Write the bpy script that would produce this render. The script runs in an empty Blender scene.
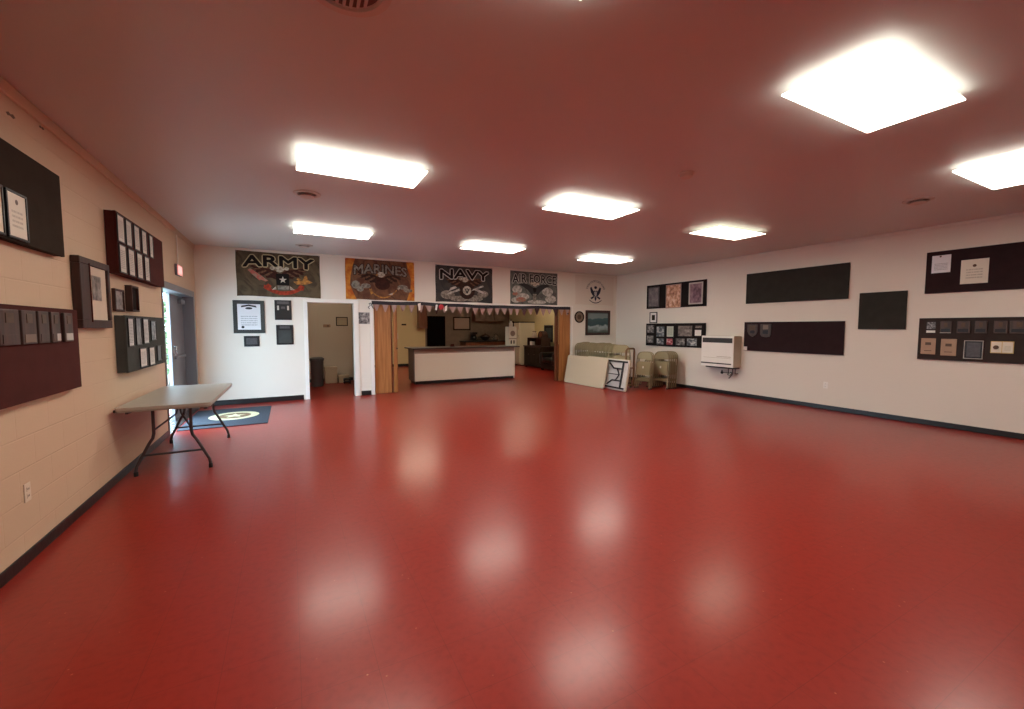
import bpy, bmesh, math, random
from mathutils import Vector, Matrix
R = random.Random(7)
SC = bpy.context.scene
COL = SC.collection
PI = math.pi

# ------------------------------------------------------------------ materials
def lin(c):
    return tuple((v/255/12.92 if v/255 <= .04045 else ((v/255+.055)/1.055)**2.4) for v in c)

def new_mat(name):
    m = bpy.data.materials.new(name); m.use_nodes = True
    nt = m.node_tree
    b = nt.nodes['Principled BSDF']
    return m, nt, b

def N(nt, kind, **kw):
    n = nt.nodes.new(kind)
    for k, v in kw.items():
        if k in n.inputs: n.inputs[k].default_value = v
        else: setattr(n, k, v)
    return n

def mix_col(nt, fac, a, b, blend='MIX'):
    n = nt.nodes.new('ShaderNodeMix'); n.data_type = 'RGBA'; n.blend_type = blend
    for s, v in ((n.inputs[0], fac), (n.inputs[6], a), (n.inputs[7], b)):
        if hasattr(v, 'is_linked'): nt.links.new(v, s)
        elif isinstance(v, (int, float)): s.default_value = v
        else: s.default_value = (*v, 1) if len(v) == 3 else v
    return n.outputs[2]

def M(name, rgb, rough=.5, metal=0.0, var=.0, vscale=8, bump=0.0, bscale=60, spec=.5, coords='Object', stretch=None, rgb2=None):
    """plain procedural material: base colour, optional noise variation and noise bump"""
    m, nt, b = new_mat(name)
    c = lin(rgb)
    b.inputs['Base Color'].default_value = (*c, 1)
    b.inputs['Roughness'].default_value = rough
    b.inputs['Metallic'].default_value = metal
    b.inputs['Specular IOR Level'].default_value = spec
    tc = N(nt, 'ShaderNodeTexCoord')
    src = tc.outputs[coords]
    if stretch:
        mp = N(nt, 'ShaderNodeMapping'); mp.inputs['Scale'].default_value = stretch
        nt.links.new(src, mp.inputs[0]); src = mp.outputs[0]
    if var or rgb2:
        n = N(nt, 'ShaderNodeTexNoise', Scale=vscale, Detail=5.0)
        nt.links.new(src, n.inputs['Vector'])
        c2 = lin(rgb2) if rgb2 else tuple(v*(1-var) for v in c)
        rp = N(nt, 'ShaderNodeValToRGB')
        rp.color_ramp.elements[0].position = .38; rp.color_ramp.elements[1].position = .62
        nt.links.new(n.outputs['Fac'], rp.inputs[0])
        nt.links.new(mix_col(nt, rp.outputs[0], c, c2), b.inputs['Base Color'])
    if bump:
        n = N(nt, 'ShaderNodeTexNoise', Scale=bscale, Detail=4.0)
        nt.links.new(src, n.inputs['Vector'])
        bp = N(nt, 'ShaderNodeBump', Strength=bump, Distance=.01)
        nt.links.new(n.outputs['Fac'], bp.inputs['Height'])
        nt.links.new(bp.outputs[0], b.inputs['Normal'])
    return m

def emit(name, rgb, strength):
    m, nt, b = new_mat(name)
    b.inputs['Base Color'].default_value = (.8, .8, .8, 1)
    b.inputs['Emission Color'].default_value = (*rgb, 1)
    b.inputs['Emission Strength'].default_value = strength
    return m

def wood(name, rgb, rgb2, rough=.4, axis='Z', scale=1.0):
    st = {'Z': (14*scale, 14*scale, .7*scale), 'X': (.7*scale, 14*scale, 14*scale), 'Y': (14*scale, .7*scale, 14*scale)}[axis]
    return M(name, rgb, rough, rgb2=rgb2, vscale=2.2, stretch=st)

def paper(name, base, ink, lines=14, margin=.14, amount=.7, top=.0):
    """printed sheet: broken grey lines of writing inside a margin (local X across, local Z up)"""
    m, nt, b = new_mat(name)
    L = nt.links
    tc = N(nt, 'ShaderNodeTexCoord'); sp = N(nt, 'ShaderNodeSeparateXYZ'); L.new(tc.outputs['Generated'], sp.inputs[0])
    def math_(op, a, bb=None):
        n = N(nt, 'ShaderNodeMath'); n.operation = op
        for i, v in enumerate((a, bb)):
            if v is None: continue
            if hasattr(v, 'is_linked'): L.new(v, n.inputs[i])
            else: n.inputs[i].default_value = v
        return n.outputs[0]
    x, z = sp.outputs[0], sp.outputs[2]
    row = math_('FRACT', math_('MULTIPLY', z, float(lines)))
    on_row = math_('LESS_THAN', row, .45)
    nz = N(nt, 'ShaderNodeTexNoise', Scale=1.0, Detail=2.0)
    cmb = N(nt, 'ShaderNodeCombineXYZ')
    L.new(math_('MULTIPLY', x, 26.0), cmb.inputs[0]); L.new(math_('FLOOR', math_('MULTIPLY', z, float(lines))), cmb.inputs[1])
    L.new(cmb.outputs[0], nz.inputs['Vector'])
    broken = math_('GREATER_THAN', nz.outputs['Fac'], .44)
    inx = math_('LESS_THAN', math_('ABSOLUTE', math_('SUBTRACT', x, .5)), .5-margin)
    inz = math_('LESS_THAN', math_('ABSOLUTE', math_('SUBTRACT', z, .5-top/2)), .5-margin-top/2)
    f = math_('MULTIPLY', math_('MULTIPLY', on_row, broken), math_('MULTIPLY', inx, inz))
    f = math_('MULTIPLY', f, amount)
    L.new(mix_col(nt, f, lin(base), lin(ink)), b.inputs['Base Color'])
    b.inputs['Roughness'].default_value = .45
    return m

def photo(name, cols, scale=3.0, rough=.3, detail=4.0):
    """printed photograph with no readable subject: soft patches between a few tones"""
    m, nt, b = new_mat(name)
    tc = N(nt, 'ShaderNodeTexCoord'); oi = N(nt, 'ShaderNodeObjectInfo')
    ad = N(nt, 'ShaderNodeVectorMath'); ad.operation = 'ADD'
    sc = N(nt, 'ShaderNodeVectorMath'); sc.operation = 'SCALE'; sc.inputs['Scale'].default_value = 37.0
    cb = N(nt, 'ShaderNodeCombineXYZ')
    for i in range(3): nt.links.new(oi.outputs['Random'], cb.inputs[i])
    nt.links.new(cb.outputs[0], sc.inputs[0])
    nt.links.new(tc.outputs['Generated'], ad.inputs[0]); nt.links.new(sc.outputs[0], ad.inputs[1])
    n = N(nt, 'ShaderNodeTexNoise', Scale=scale, Detail=detail, Roughness=.6)
    nt.links.new(ad.outputs[0], n.inputs['Vector'])
    rp = N(nt, 'ShaderNodeValToRGB'); cr = rp.color_ramp
    while len(cr.elements) < len(cols): cr.elements.new(.5)
    for i, c in enumerate(cols):
        cr.elements[i].position = .33+.34*i/(len(cols)-1); cr.elements[i].color = (*lin(c), 1)
    nt.links.new(n.outputs['Fac'], rp.inputs[0]); nt.links.new(rp.outputs[0], b.inputs['Base Color'])
    b.inputs['Roughness'].default_value = rough
    return m

def block_wall(name, rgb, strength):
    """painted concrete block: faint mortar joints and roller texture"""
    m, nt, b = new_mat(name); L = nt.links
    tc = N(nt, 'ShaderNodeTexCoord'); sp = N(nt, 'ShaderNodeSeparateXYZ'); L.new(tc.outputs['Object'], sp.inputs[0])
    ad = N(nt, 'ShaderNodeMath'); ad.operation = 'ADD'; L.new(sp.outputs[0], ad.inputs[0]); L.new(sp.outputs[1], ad.inputs[1])
    cb = N(nt, 'ShaderNodeCombineXYZ'); L.new(ad.outputs[0], cb.inputs[0]); L.new(sp.outputs[2], cb.inputs[1])
    br = N(nt, 'ShaderNodeTexBrick', Scale=1.0); br.inputs['Mortar Size'].default_value = .006; br.inputs['Mortar Smooth'].default_value = .6
    br.inputs['Brick Width'].default_value = .4; br.inputs['Row Height'].default_value = .2
    L.new(cb.outputs[0], br.inputs['Vector'])
    n = N(nt, 'ShaderNodeTexNoise', Scale=45.0, Detail=4.0); L.new(tc.outputs['Object'], n.inputs['Vector'])
    b1 = N(nt, 'ShaderNodeBump', Strength=.12, Distance=.004); L.new(n.outputs['Fac'], b1.inputs['Height'])
    b2 = N(nt, 'ShaderNodeBump', Strength=strength, Distance=.006, invert=True); L.new(br.outputs['Fac'], b2.inputs['Height'])
    L.new(b1.outputs[0], b2.inputs['Normal']); L.new(b2.outputs[0], b.inputs['Normal'])
    b.inputs['Base Color'].default_value = (*lin(rgb), 1); b.inputs['Roughness'].default_value = .55
    b.inputs['Specular IOR Level'].default_value = .3
    return m

def floor_mat():
    """waxed red vinyl tile: marbled chips, fine joints, rippled scuffed polish"""
    m, nt, b = new_mat('waxed_red_tile'); L = nt.links
    tc = N(nt, 'ShaderNodeTexCoord'); o = tc.outputs['Object']
    big = N(nt, 'ShaderNodeTexNoise', Scale=.9, Detail=3.0); L.new(o, big.inputs['Vector'])
    c0 = mix_col(nt, big.outputs['Fac'], FLOOR_A, FLOOR_B)
    fine = N(nt, 'ShaderNodeTexNoise', Scale=24.0, Detail=5.0); L.new(o, fine.inputs['Vector'])
    r1 = N(nt, 'ShaderNodeValToRGB'); r1.color_ramp.elements[0].position = .45; r1.color_ramp.elements[1].position = .75
    L.new(fine.outputs['Fac'], r1.inputs[0])
    c1 = mix_col(nt, r1.outputs[0], c0, FLOOR_C)
    sp = N(nt, 'ShaderNodeTexVoronoi', Scale=13.0); L.new(o, sp.inputs['Vector'])
    r2 = N(nt, 'ShaderNodeValToRGB'); r2.color_ramp.elements[0].position = .03; r2.color_ramp.elements[0].color = (1, 1, 1, 1)
    r2.color_ramp.elements[1].position = .075; r2.color_ramp.elements[1].color = (0, 0, 0, 1)
    L.new(sp.outputs['Distance'], r2.inputs[0])
    pick = N(nt, 'ShaderNodeTexNoise', Scale=5.0, Detail=2.0); L.new(o, pick.inputs['Vector'])
    gt = N(nt, 'ShaderNodeMath'); gt.operation = 'GREATER_THAN'; gt.inputs[1].default_value = .55; L.new(pick.outputs['Fac'], gt.inputs[0])
    mu = N(nt, 'ShaderNodeMath'); mu.operation = 'MULTIPLY'; L.new(gt.outputs[0], mu.inputs[0]); L.new(r2.outputs[0], mu.inputs[1])
    mu2 = N(nt, 'ShaderNodeMath'); mu2.operation = 'MULTIPLY'; mu2.inputs[1].default_value = .55; L.new(mu.outputs[0], mu2.inputs[0])
    c2 = mix_col(nt, mu2.outputs[0], c1, lin((205, 120, 85)))
    br = N(nt, 'ShaderNodeTexBrick', Scale=1.0); br.offset = 0.0
    br.inputs['Mortar Size'].default_value = .0012; br.inputs['Brick Width'].default_value = .305; br.inputs['Row Height'].default_value = .305
    L.new(o, br.inputs['Vector'])
    mj = N(nt, 'ShaderNodeMath'); mj.operation = 'MULTIPLY'; mj.inputs[1].default_value = .35; L.new(br.outputs['Fac'], mj.inputs[0])
    c3 = mix_col(nt, mj.outputs[0], c2, lin((70, 20, 16)))
    L.new(c3, b.inputs['Base Color'])
    # roughness patches
    rn = N(nt, 'ShaderNodeTexNoise', Scale=15.0, Detail=5.0, Distortion=.6); L.new(o, rn.inputs['Vector'])
    mr = N(nt, 'ShaderNodeMapRange'); mr.inputs['To Min'].default_value = FLOOR_ROUGH-.03; mr.inputs['To Max'].default_value = FLOOR_ROUGH+.03
    L.new(rn.outputs['Fac'], mr.inputs['Value']); L.new(mr.outputs[0], b.inputs['Roughness'])
    b.inputs['Specular IOR Level'].default_value = .14
    b.inputs['Coat Weight'].default_value = .42; b.inputs['Coat Roughness'].default_value = .21; b.inputs['Coat IOR'].default_value = 1.5
    w1 = N(nt, 'ShaderNodeTexNoise', Scale=11.0, Detail=2.0, Distortion=.8); L.new(o, w1.inputs['Vector'])
    p1 = N(nt, 'ShaderNodeBump', Strength=.05, Distance=.006); L.new(w1.outputs['Fac'], p1.inputs['Height'])
    L.new(p1.outputs[0], b.inputs['Normal'])
    return m

FLOOR_A, FLOOR_B, FLOOR_C, FLOOR_ROUGH = lin((147, 41, 30)), lin((140, 38, 28)), lin((133, 35, 26)), .36
LAMP = 20.5
LAMP_COL = (1.0, .93, .81)
EXPOSURE = 0.0

m_floor = floor_mat()
m_wall = M('cream_plaster', (230, 223, 211), .6, bump=.12, bscale=45, spec=.3)
m_block = block_wall('painted_block_dimmed', (206, 180, 152), .38)  # same paint as the other walls, tint lowered for this wall's weaker light
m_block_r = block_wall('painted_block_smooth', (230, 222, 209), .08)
m_ceil = M('ceiling_paint', (210, 214, 211), .42, bump=.10, bscale=9, spec=.4)
m_kit = M('kitchen_paint', (214, 196, 150), .6, spec=.3, bump=.1, bscale=40)
m_store = M('storeroom_paint', (206, 194, 176), .6, spec=.3, bump=.1, bscale=40)
m_taupe = M('taupe_panelling', (128, 110, 94), .6, var=.12)
m_base = M('black_cove_base', (22, 20, 21), .36, bump=.25, bscale=14)
m_white = M('white_trim_paint', (238, 234, 226), .4)
m_grey_metal = M('grey_door_paint', (120, 120, 126), .35)
m_frame_metal = M('grey_frame_paint', (112, 112, 118), .35)
m_chrome = M('brushed_steel', (190, 190, 190), .25, 1.0)
m_oak = wood('oak_veneer', (176, 118, 68), (150, 96, 52), .42)
m_oak_dark = wood('oak_edge', (120, 66, 36), (96, 50, 28), .45)
m_black = M('black_plastic', (20, 20, 21), .4)
m_black_gloss = M('black_gloss', (16, 16, 17), .15)
m_dark_wood = wood('dark_walnut', (66, 36, 27), (48, 25, 19), .6)
m_felt_brown = M('felt_dark_brown', (52, 42, 34), .9, var=.15, bump=.1, bscale=300, spec=.15)
m_felt_maroon = M('felt_maroon', (74, 32, 28), .85, var=.12, bump=.1, bscale=300, spec=.2)
m_felt_wine = M('felt_wine', (46, 30, 32), .85, var=.12, bump=.1, bscale=300, spec=.2)
m_felt_green = M('felt_dark_green', (54, 53, 49), .9, var=.12, bump=.1, bscale=300, spec=.15)
m_felt_grey = M('felt_grey_green', (72, 74, 72), .9, var=.12, bump=.1, bscale=300, spec=.15)
m_felt_taupe = M('felt_charcoal_brown', (60, 51, 48), .9, var=.12, bump=.1, bscale=300, spec=.15)
m_felt_black = M('felt_black', (34, 30, 29), .9, var=.1, bump=.1, bscale=300, spec=.15)
m_paper = paper('typed_sheet', (214, 208, 200), (120, 116, 112))
m_paper_dense = paper('printed_list', (205, 204, 202), (90, 88, 88), 18, .1, .8)
m_cert = paper('certificate_sheet', (222, 214, 196), (150, 138, 120), 9, .2, .55, .15)
m_cert_white = paper('certificate_white', (226, 228, 232), (120, 124, 132), 12, .14, .6, .3)
m_paper_tan = M('tan_leather_plate', (176, 142, 114), .5, var=.1)
m_mat_board = M('cream_mat_board', (206, 190, 170), .7)
m_photo_bw = photo('black_white_photo', [(40, 38, 38), (110, 106, 104), (180, 176, 172)], 4)
m_photo_dim = photo('faded_photo', [(70, 62, 60), (128, 118, 112), (168, 158, 150)], 3)
m_photo_warm = photo('orange_print', [(124, 76, 58), (208, 156, 126), (238, 214, 196)], 6, detail=6)
m_photo_violet = photo('violet_print', [(84, 62, 74), (130, 100, 112), (160, 134, 140)], 4)
m_photo_grey = photo('grey_print', [(92, 88, 92), (120, 114, 116), (146, 140, 138)], 4)
m_photo_red = photo('red_white_photo', [(60, 40, 44), (190, 70, 84), (226, 214, 208)], 3)
m_photo_blue = photo('blue_grey_photo', [(34, 38, 44), (96, 104, 110), (210, 210, 206)], 3)
m_pale_green = paper('pale_green_sheet', (196, 204, 186), (130, 140, 124), 16)
m_bronze = M('bronze_plate', (96, 74, 56), .4, .4, var=.2, vscale=20)
m_plaque_wood = wood('plaque_wood', (78, 50, 40), (60, 36, 30), .4)
m_plaque_grey = wood('plaque_grey_wood', (82, 62, 54), (64, 50, 44), .5)
m_silver = M('silver_plate', (196, 190, 180), .35, .3)
m_gold = M('gold_plate', (206, 176, 110), .35, .3)
m_brass_dull = M('dull_brass_plate', (128, 108, 92), .4, .3)
m_grey_plate = M('engraved_grey_plate', (88, 86, 88), .35, .2, var=.25, vscale=30)
m_table = M('speckled_grey_plastic', (172, 166, 154), .42, var=.05, vscale=90, bump=.08, bscale=160)
m_table_rim = M('table_rim_plastic', (150, 144, 134), .45)
m_leg = M('grey_powder_coat', (74, 70, 72), .4, .2)
m_table_ivory = M('ivory_plastic', (206, 194, 166), .45, var=.05, vscale=40)
m_table_white = M('white_underside_plastic', (204, 200, 194), .5)
m_blackleg = M('black_leg_steel', (34, 30, 30), .4, .2)
m_chair = M('beige_chair_steel', (150, 138, 106), .38, .1)
m_chair_pan = M('beige_chair_pan', (158, 146, 114), .42, .05)
m_sticker = M('white_sticker', (236, 232, 224), .6)
m_cart = M('brown_cart_steel', (120, 88, 56), .4, .2)
m_heater = M('heater_enamel', (242, 238, 228), .35)
m_heater_side = M('heater_side_enamel', (188, 176, 154), .4)
m_dark_grille = M('dark_grille', (50, 48, 42), .5)
m_pipe = M('gas_pipe', (120, 112, 104), .4, .6)
m_plate = M('ivory_switch_plate', (218, 204, 184), .4)
m_plate_w = M('white_switch_plate', (240, 236, 228), .35)
m_mat_grey = M('charcoal_mat_pile', (66, 70, 78), .95, var=.15, vscale=120, bump=.3, bscale=260, spec=.1)
m_mat_emb = M('cream_mat_emblem', (206, 196, 160), .9, var=.15, vscale=60, spec=.1)
m_mat_emb2 = M('brown_mat_emblem', (120, 96, 74), .9, spec=.1)
m_counter_white = M('counter_white_panel', (232, 222, 204), .45)
m_counter_grey = M('counter_grey_side', (118, 112, 110), .5)
m_counter_top = M('counter_dark_laminate', (74, 62, 54), .3)
m_counter_band = M('counter_shade_band', (168, 148, 132), .5)  # overhang shade held in the colour; notice board and jar share the tone
m_fridge = M('fridge_enamel', (206, 196, 172), .3)
m_leather = M('black_leather', (18, 17, 18), .35, bump=.15, bscale=30)
m_navy = M('navy_ribbon', (26, 24, 34), .6)
m_pennant = M('pale_pennant', (176, 146, 138), .7, var=.15)
m_pennant_d = M('dark_red_pennant', (70, 34, 34), .7)
m_red = M('red_rosette', (206, 60, 70), .6)
m_bin = M('grey_bin', (84, 82, 80), .5)
m_cream_box = M('cream_carton', (186, 168, 140), .6)
m_exit_red = emit('exit_red_glow', (1.0, .16, .12), .55)
m_exit_letter = emit('exit_letter_glow', (1.0, .55, .5), .9)
m_lamp = emit('lit_diffuser', LAMP_COL, LAMP)
m_lamp_dim = emit('lit_diffuser_weak', (1.0, .92, .72), LAMP*.45)
m_fill_kit = emit('kitchen_fill_glow', (1.0, .86, .64), 30.0)  # glow of the added kitchen fill lamps
m_halo_edge = emit('halo_edge_glow', LAMP_COL, LAMP*.10)  # added glow that imitates the halo round a panel
m_halo_edge_dim = emit('halo_edge_glow_weak', (1.0, .92, .72), LAMP*.05)
m_fill_store = emit('storeroom_fill_glow', (1.0, .88, .7), 55.0)  # glow of the added storeroom fill lamp
m_vent = M('vent_white', (206, 196, 186), .5)
m_vent_dark = M('vent_slot', (110, 92, 82), .7)
m_leaf = M('hedge_leaf', (176, 190, 160), .6, rgb2=(120, 150, 112), vscale=6)
m_bark = M('bark', (96, 78, 62), .8)
m_conc = M('pale_concrete', (190, 188, 180), .8, var=.1)

# ------------------------------------------------------------------ mesh builder
class MB:
    def __init__(s): s.bm = bmesh.new()
    def box(s, x0, x1, y0, y1, z0, z1, bevel=0.0, seg=2):
        r = bmesh.ops.create_cube(s.bm, size=1)
        vs = r['verts']
        for v in vs:
            v.co = Vector(((x0+x1)/2+v.co.x*abs(x1-x0), (y0+y1)/2+v.co.y*abs(y1-y0), (z0+z1)/2+v.co.z*abs(z1-z0)))
        if bevel:
            es = list({e for v in vs for e in v.link_edges})
            bmesh.ops.bevel(s.bm, geom=es, offset=bevel, segments=seg, affect='EDGES', profile=.5)
        return s
    def prism(s, pts, y0, y1):
        """outline in X,Z extruded from y0 to y1"""
        a = [s.bm.verts.new((x, y0, z)) for x, z in pts]; b = [s.bm.verts.new((x, y1, z)) for x, z in pts]
        s.bm.faces.new(a); s.bm.faces.new(b[::-1])
        n = len(pts)
        for i in range(n): s.bm.faces.new((a[i], b[i], b[(i+1) % n], a[(i+1) % n]))
        return s
    def prism_z(s, pts, z0, z1):
        a = [s.bm.verts.new((x, y, z0)) for x, y in pts]; b = [s.bm.verts.new((x, y, z1)) for x, y in pts]
        s.bm.faces.new(a); s.bm.faces.new(b[::-1])
        n = len(pts)
        for i in range(n): s.bm.faces.new((a[i], b[i], b[(i+1) % n], a[(i+1) % n]))
        return s
    def prism_x(s, pts, x0, x1):
        a = [s.bm.verts.new((x0, y, z)) for y, z in pts]; b = [s.bm.verts.new((x1, y, z)) for y, z in pts]
        s.bm.faces.new(a); s.bm.faces.new(b[::-1])
        n = len(pts)
        for i in range(n): s.bm.faces.new((a[i], b[i], b[(i+1) % n], a[(i+1) % n]))
        return s
    def tube(s, path, r, n=8, closed=False):
        P = [Vector(p) for p in path]; rings = []
        k = len(P)
        ref = None
        for i, p in enumerate(P):
            if closed: d = (P[(i+1) % k]-P[i-1]).normalized()
            else: d = ((P[min(i+1, k-1)]-P[max(i-1, 0)])).normalized()
            if ref is None:
                ref = Vector((0, 0, 1)) if abs(d.z) < .9 else Vector((1, 0, 0))
            u = (ref-d*ref.dot(d)).normalized(); ref = u; w = d.cross(u)
            rings.append([s.bm.verts.new(p+(u*math.cos(t*2*PI/n)+w*math.sin(t*2*PI/n))*r) for t in range(n)])
        for i in range(k if closed else k-1):
            a, b = rings[i], rings[(i+1) % k]
            for t in range(n): s.bm.faces.new((a[t], a[(t+1) % n], b[(t+1) % n], b[t]))
        if not closed:
            s.bm.faces.new(rings[0][::-1]); s.bm.faces.new(rings[-1])
        return s
    def lathe(s, prof, c=(0, 0, 0), n=24, axis='Z'):
        """profile [(radius, height)] turned about an axis through c"""
        rings = []
        for r, h in prof:
            ring = []
            for t in range(n):
                a = 2*PI*t/n; x, y = r*math.cos(a), r*math.sin(a)
                co = (x, y, h) if axis == 'Z' else (x, h, y) if axis == 'Y' else (h, x, y)
                ring.append(s.bm.verts.new(Vector(co)+Vector(c)))
            rings.append(ring)
        for a, b in zip(rings, rings[1:]):
            for t in range(n): s.bm.faces.new((a[t], a[(t+1) % n], b[(t+1) % n], b[t]))
        s.bm.faces.new(rings[0][::-1]); s.bm.faces.new(rings[-1])
        return s

def ell(cx, cz, a, b, n=18): return [(cx+a*math.cos(2*PI*i/n), cz+b*math.sin(2*PI*i/n)) for i in range(n)]
def star(cx, cz, r, ar): return [(cx+r*(1 if k % 2 == 0 else .4)*math.sin(k*PI/5), cz+r*ar*(1 if k % 2 == 0 else .4)*math.cos(k*PI/5)) for k in range(10)]

def obj(name, mb, mat, parent=None, loc=(0, 0, 0), rz=0.0, smooth=False, rot=None):
    bmesh.ops.recalc_face_normals(mb.bm, faces=mb.bm.faces)
    me = bpy.data.meshes.new(name); mb.bm.to_mesh(me); mb.bm.free()
    me.materials.append(mat)
    if smooth:
        for p in me.polygons: p.use_smooth = True
        try: me.set_sharp_from_angle(angle=math.radians(40))
        except Exception: pass
    o = bpy.data.objects.new(name, me); COL.objects.link(o)
    o.location = loc; o.rotation_euler = rot if rot else (0, 0, rz)
    if parent: o.parent = parent
    return o

def tag(o, label=None, cat=None, group=None, kind=None):
    if label: o['label'] = label
    if cat: o['category'] = cat
    if group: o['group'] = group
    if kind: o['kind'] = kind
    return o

def thing(name, label, cat, loc=(0, 0, 0), rz=0.0, group=None, rot=None):
    o = bpy.data.objects.new(name, None); COL.objects.link(o)
    o.empty_display_size = .1
    o.location = loc; o.rotation_euler = rot if rot else (0, 0, rz)
    return tag(o, label, cat, group)

def struct(name, mb, mat, parent=None, **kw):
    o = obj(name, mb, mat, parent, **kw)
    if not parent: o['kind'] = 'structure'
    return o

def copy_tree(o, parent=None):
    c = o.copy(); COL.objects.link(c)
    if parent: c.parent = parent
    for ch in o.children: copy_tree(ch, c)
    return c

# ------------------------------------------------------------------ room
XL, XR, YB, ZC = -1.519, 8.639, 9.715, 3.023
Y0, Y1 = -3.3, 16.6            # wall behind the camera, kitchen's far wall
struct('floor', MB().box(-1.9, 9.0, Y0-.3, Y1+.3, -.2, 0), m_floor)
struct('ceiling', MB().box(-1.9, 9.0, Y0-.3, Y1+.3, ZC, ZC+.2), m_ceil)
D0, D1, DH = 7.34, 9.43, 2.09   # outside double door in the left wall
w = MB()
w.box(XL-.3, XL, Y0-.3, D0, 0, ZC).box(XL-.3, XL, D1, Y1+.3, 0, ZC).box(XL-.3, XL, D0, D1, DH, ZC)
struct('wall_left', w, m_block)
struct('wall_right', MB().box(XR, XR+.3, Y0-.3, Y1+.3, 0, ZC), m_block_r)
struct('wall_rear', MB().box(XL, XR, Y0-.3, Y0, 0, ZC), m_wall)
# back wall: doorway x .34-1.24, wide serving opening x 1.65-6.98
w = MB()
T = .15
w.box(XL, .34, YB, YB+T, 0, ZC).box(1.25, 1.65, YB, YB+T, 0, ZC).box(6.99, XR, YB, YB+T, 0, ZC)
w.box(.34, 1.25, YB, YB+T, 2.02, ZC).box(1.65, 6.99, YB, YB+T, 2.06, ZC)
struct('wall_back', w, m_wall)
# rooms beyond
struct('wall_partition', MB().box(1.585, 1.65, YB+T, Y1, 0, ZC), m_store)
struct('wall_storeroom', MB().box(XL, 1.585, 12.65, 12.8, 0, ZC), m_store)
struct('wall_kitchen', MB().box(1.65, XR, Y1, Y1+.15, 0, ZC), m_taupe)
struct('wall_closet', MB().box(1.65, 4.72, 16.25, Y1, 0, ZC), m_kit)
struct('wall_lining', MB().box(XR-.012, XR, YB+T, Y1, 0, ZC), m_kit)
# black cove base
def cove(name, x0, x1, y0, y1):
    struct(name, MB().box(x0, x1, y0, y1, 0, .082, .006), m_base)
cove('baseboard_left', XL, XL+.012, Y0, D0-.06)
cove('baseboard_right', XR-.012, XR, Y0, YB)
w = MB().box(XL, .23, YB-.012, YB, 0, .1, .004).box(1.37, 1.58, YB-.012, YB, 0, .1, .004).box(7.06, XR-.012, YB-.012, YB, 0, .082, .004)
struct('baseboard_back', w, m_base)
struct('baseboard_rear', MB().box(XL, XR, Y0, Y0+.012, 0, .082, .004), m_base)
w = MB().box(1.66, 4.73, 16.236, 16.25, 0, .1).box(XR-.026, XR-.012, YB+T, Y1-.01, 0, .09)
struct('baseboard_kitchen', w, m_base)
struct('baseboard_storeroom', MB().box(XL+.01, 1.57, 12.636, 12.65, 0, .09), m_base)
# moulding along the tops of the walls
struct('trim_1', MB().box(XL, XL+.022, Y0, YB-.02, ZC-.085, ZC-.002, .006), m_block)
struct('trim_2', MB().box(XR-.02, XR, Y0, YB-.02, ZC-.05, ZC-.002, .006), m_block_r)
struct('trim_3', MB().box(XL+.022, XR-.02, YB-.02, YB, ZC-.045, ZC-.002, .006), m_wall)
# doorway casing and opening casing
w = MB().box(.27, .345, YB-.018, YB+.16, 0, 2.09, .004).box(1.245, 1.345, YB-.018, YB+.16, 0, 2.09, .004).box(.345, 1.245, YB-.018, YB+.16, 2.015, 2.09, .004)
struct('trim_4', w, m_white)
w = MB().box(1.585, 1.66, YB-.018, YB+.16, 0, 2.10, .004).box(6.985, 7.05, YB-.018, YB+.16, 0, 2.10, .004).box(1.66, 6.985, YB-.018, YB+.16, 2.055, 2.10, .004)
struct('trim_5', w, m_white)

# outside double door, one grey leaf shut, the other swung out of sight
d1 = struct('door_1', MB().box(XL-.185, XL-.14, 8.45, 9.375, .012, 2.03, .004), m_grey_metal)
tag(d1, 'grey metal outside door leaf beside the bright open gap', 'door')
h = MB().tube([(XL-.14, 8.53, 1.07), (XL-.10, 8.53, 1.07), (XL-.10, 8.53, 1.19), (XL-.14, 8.53, 1.19)], .012)
obj('door_handle', h, m_chrome, d1, smooth=True)
obj('push_bar', MB().box(XL-.14, XL-.11, 8.6, 9.3, .98, 1.03, .008), m_grey_metal, d1)
obj('door_closer', MB().box(XL-.14, XL-.09, 9.0, 9.3, 1.9, 1.97, .006).tube([(XL-.11, 9.05, 1.97), (XL-.09, 9.2, 2.0), (XL-.12, 9.34, 2.0)], .01), m_frame_metal, d1)
w = MB()
w.box(XL-.22, XL+.02, D1-.05, D1+.05, 0, DH+.05, .004).box(XL-.22, XL+.012, D0-.03, D0+.02, 0, DH+.05, .004).box(XL-.22, XL+.02, D0+.02, D1-.05, DH-.05, DH+.05, .004)
struct('trim_6', w, m_frame_metal)
struct('trim_7', MB().box(XL-.3, XL+.01, D0+.05, D1-.05, 0, .012, .003), m_chrome)

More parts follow.
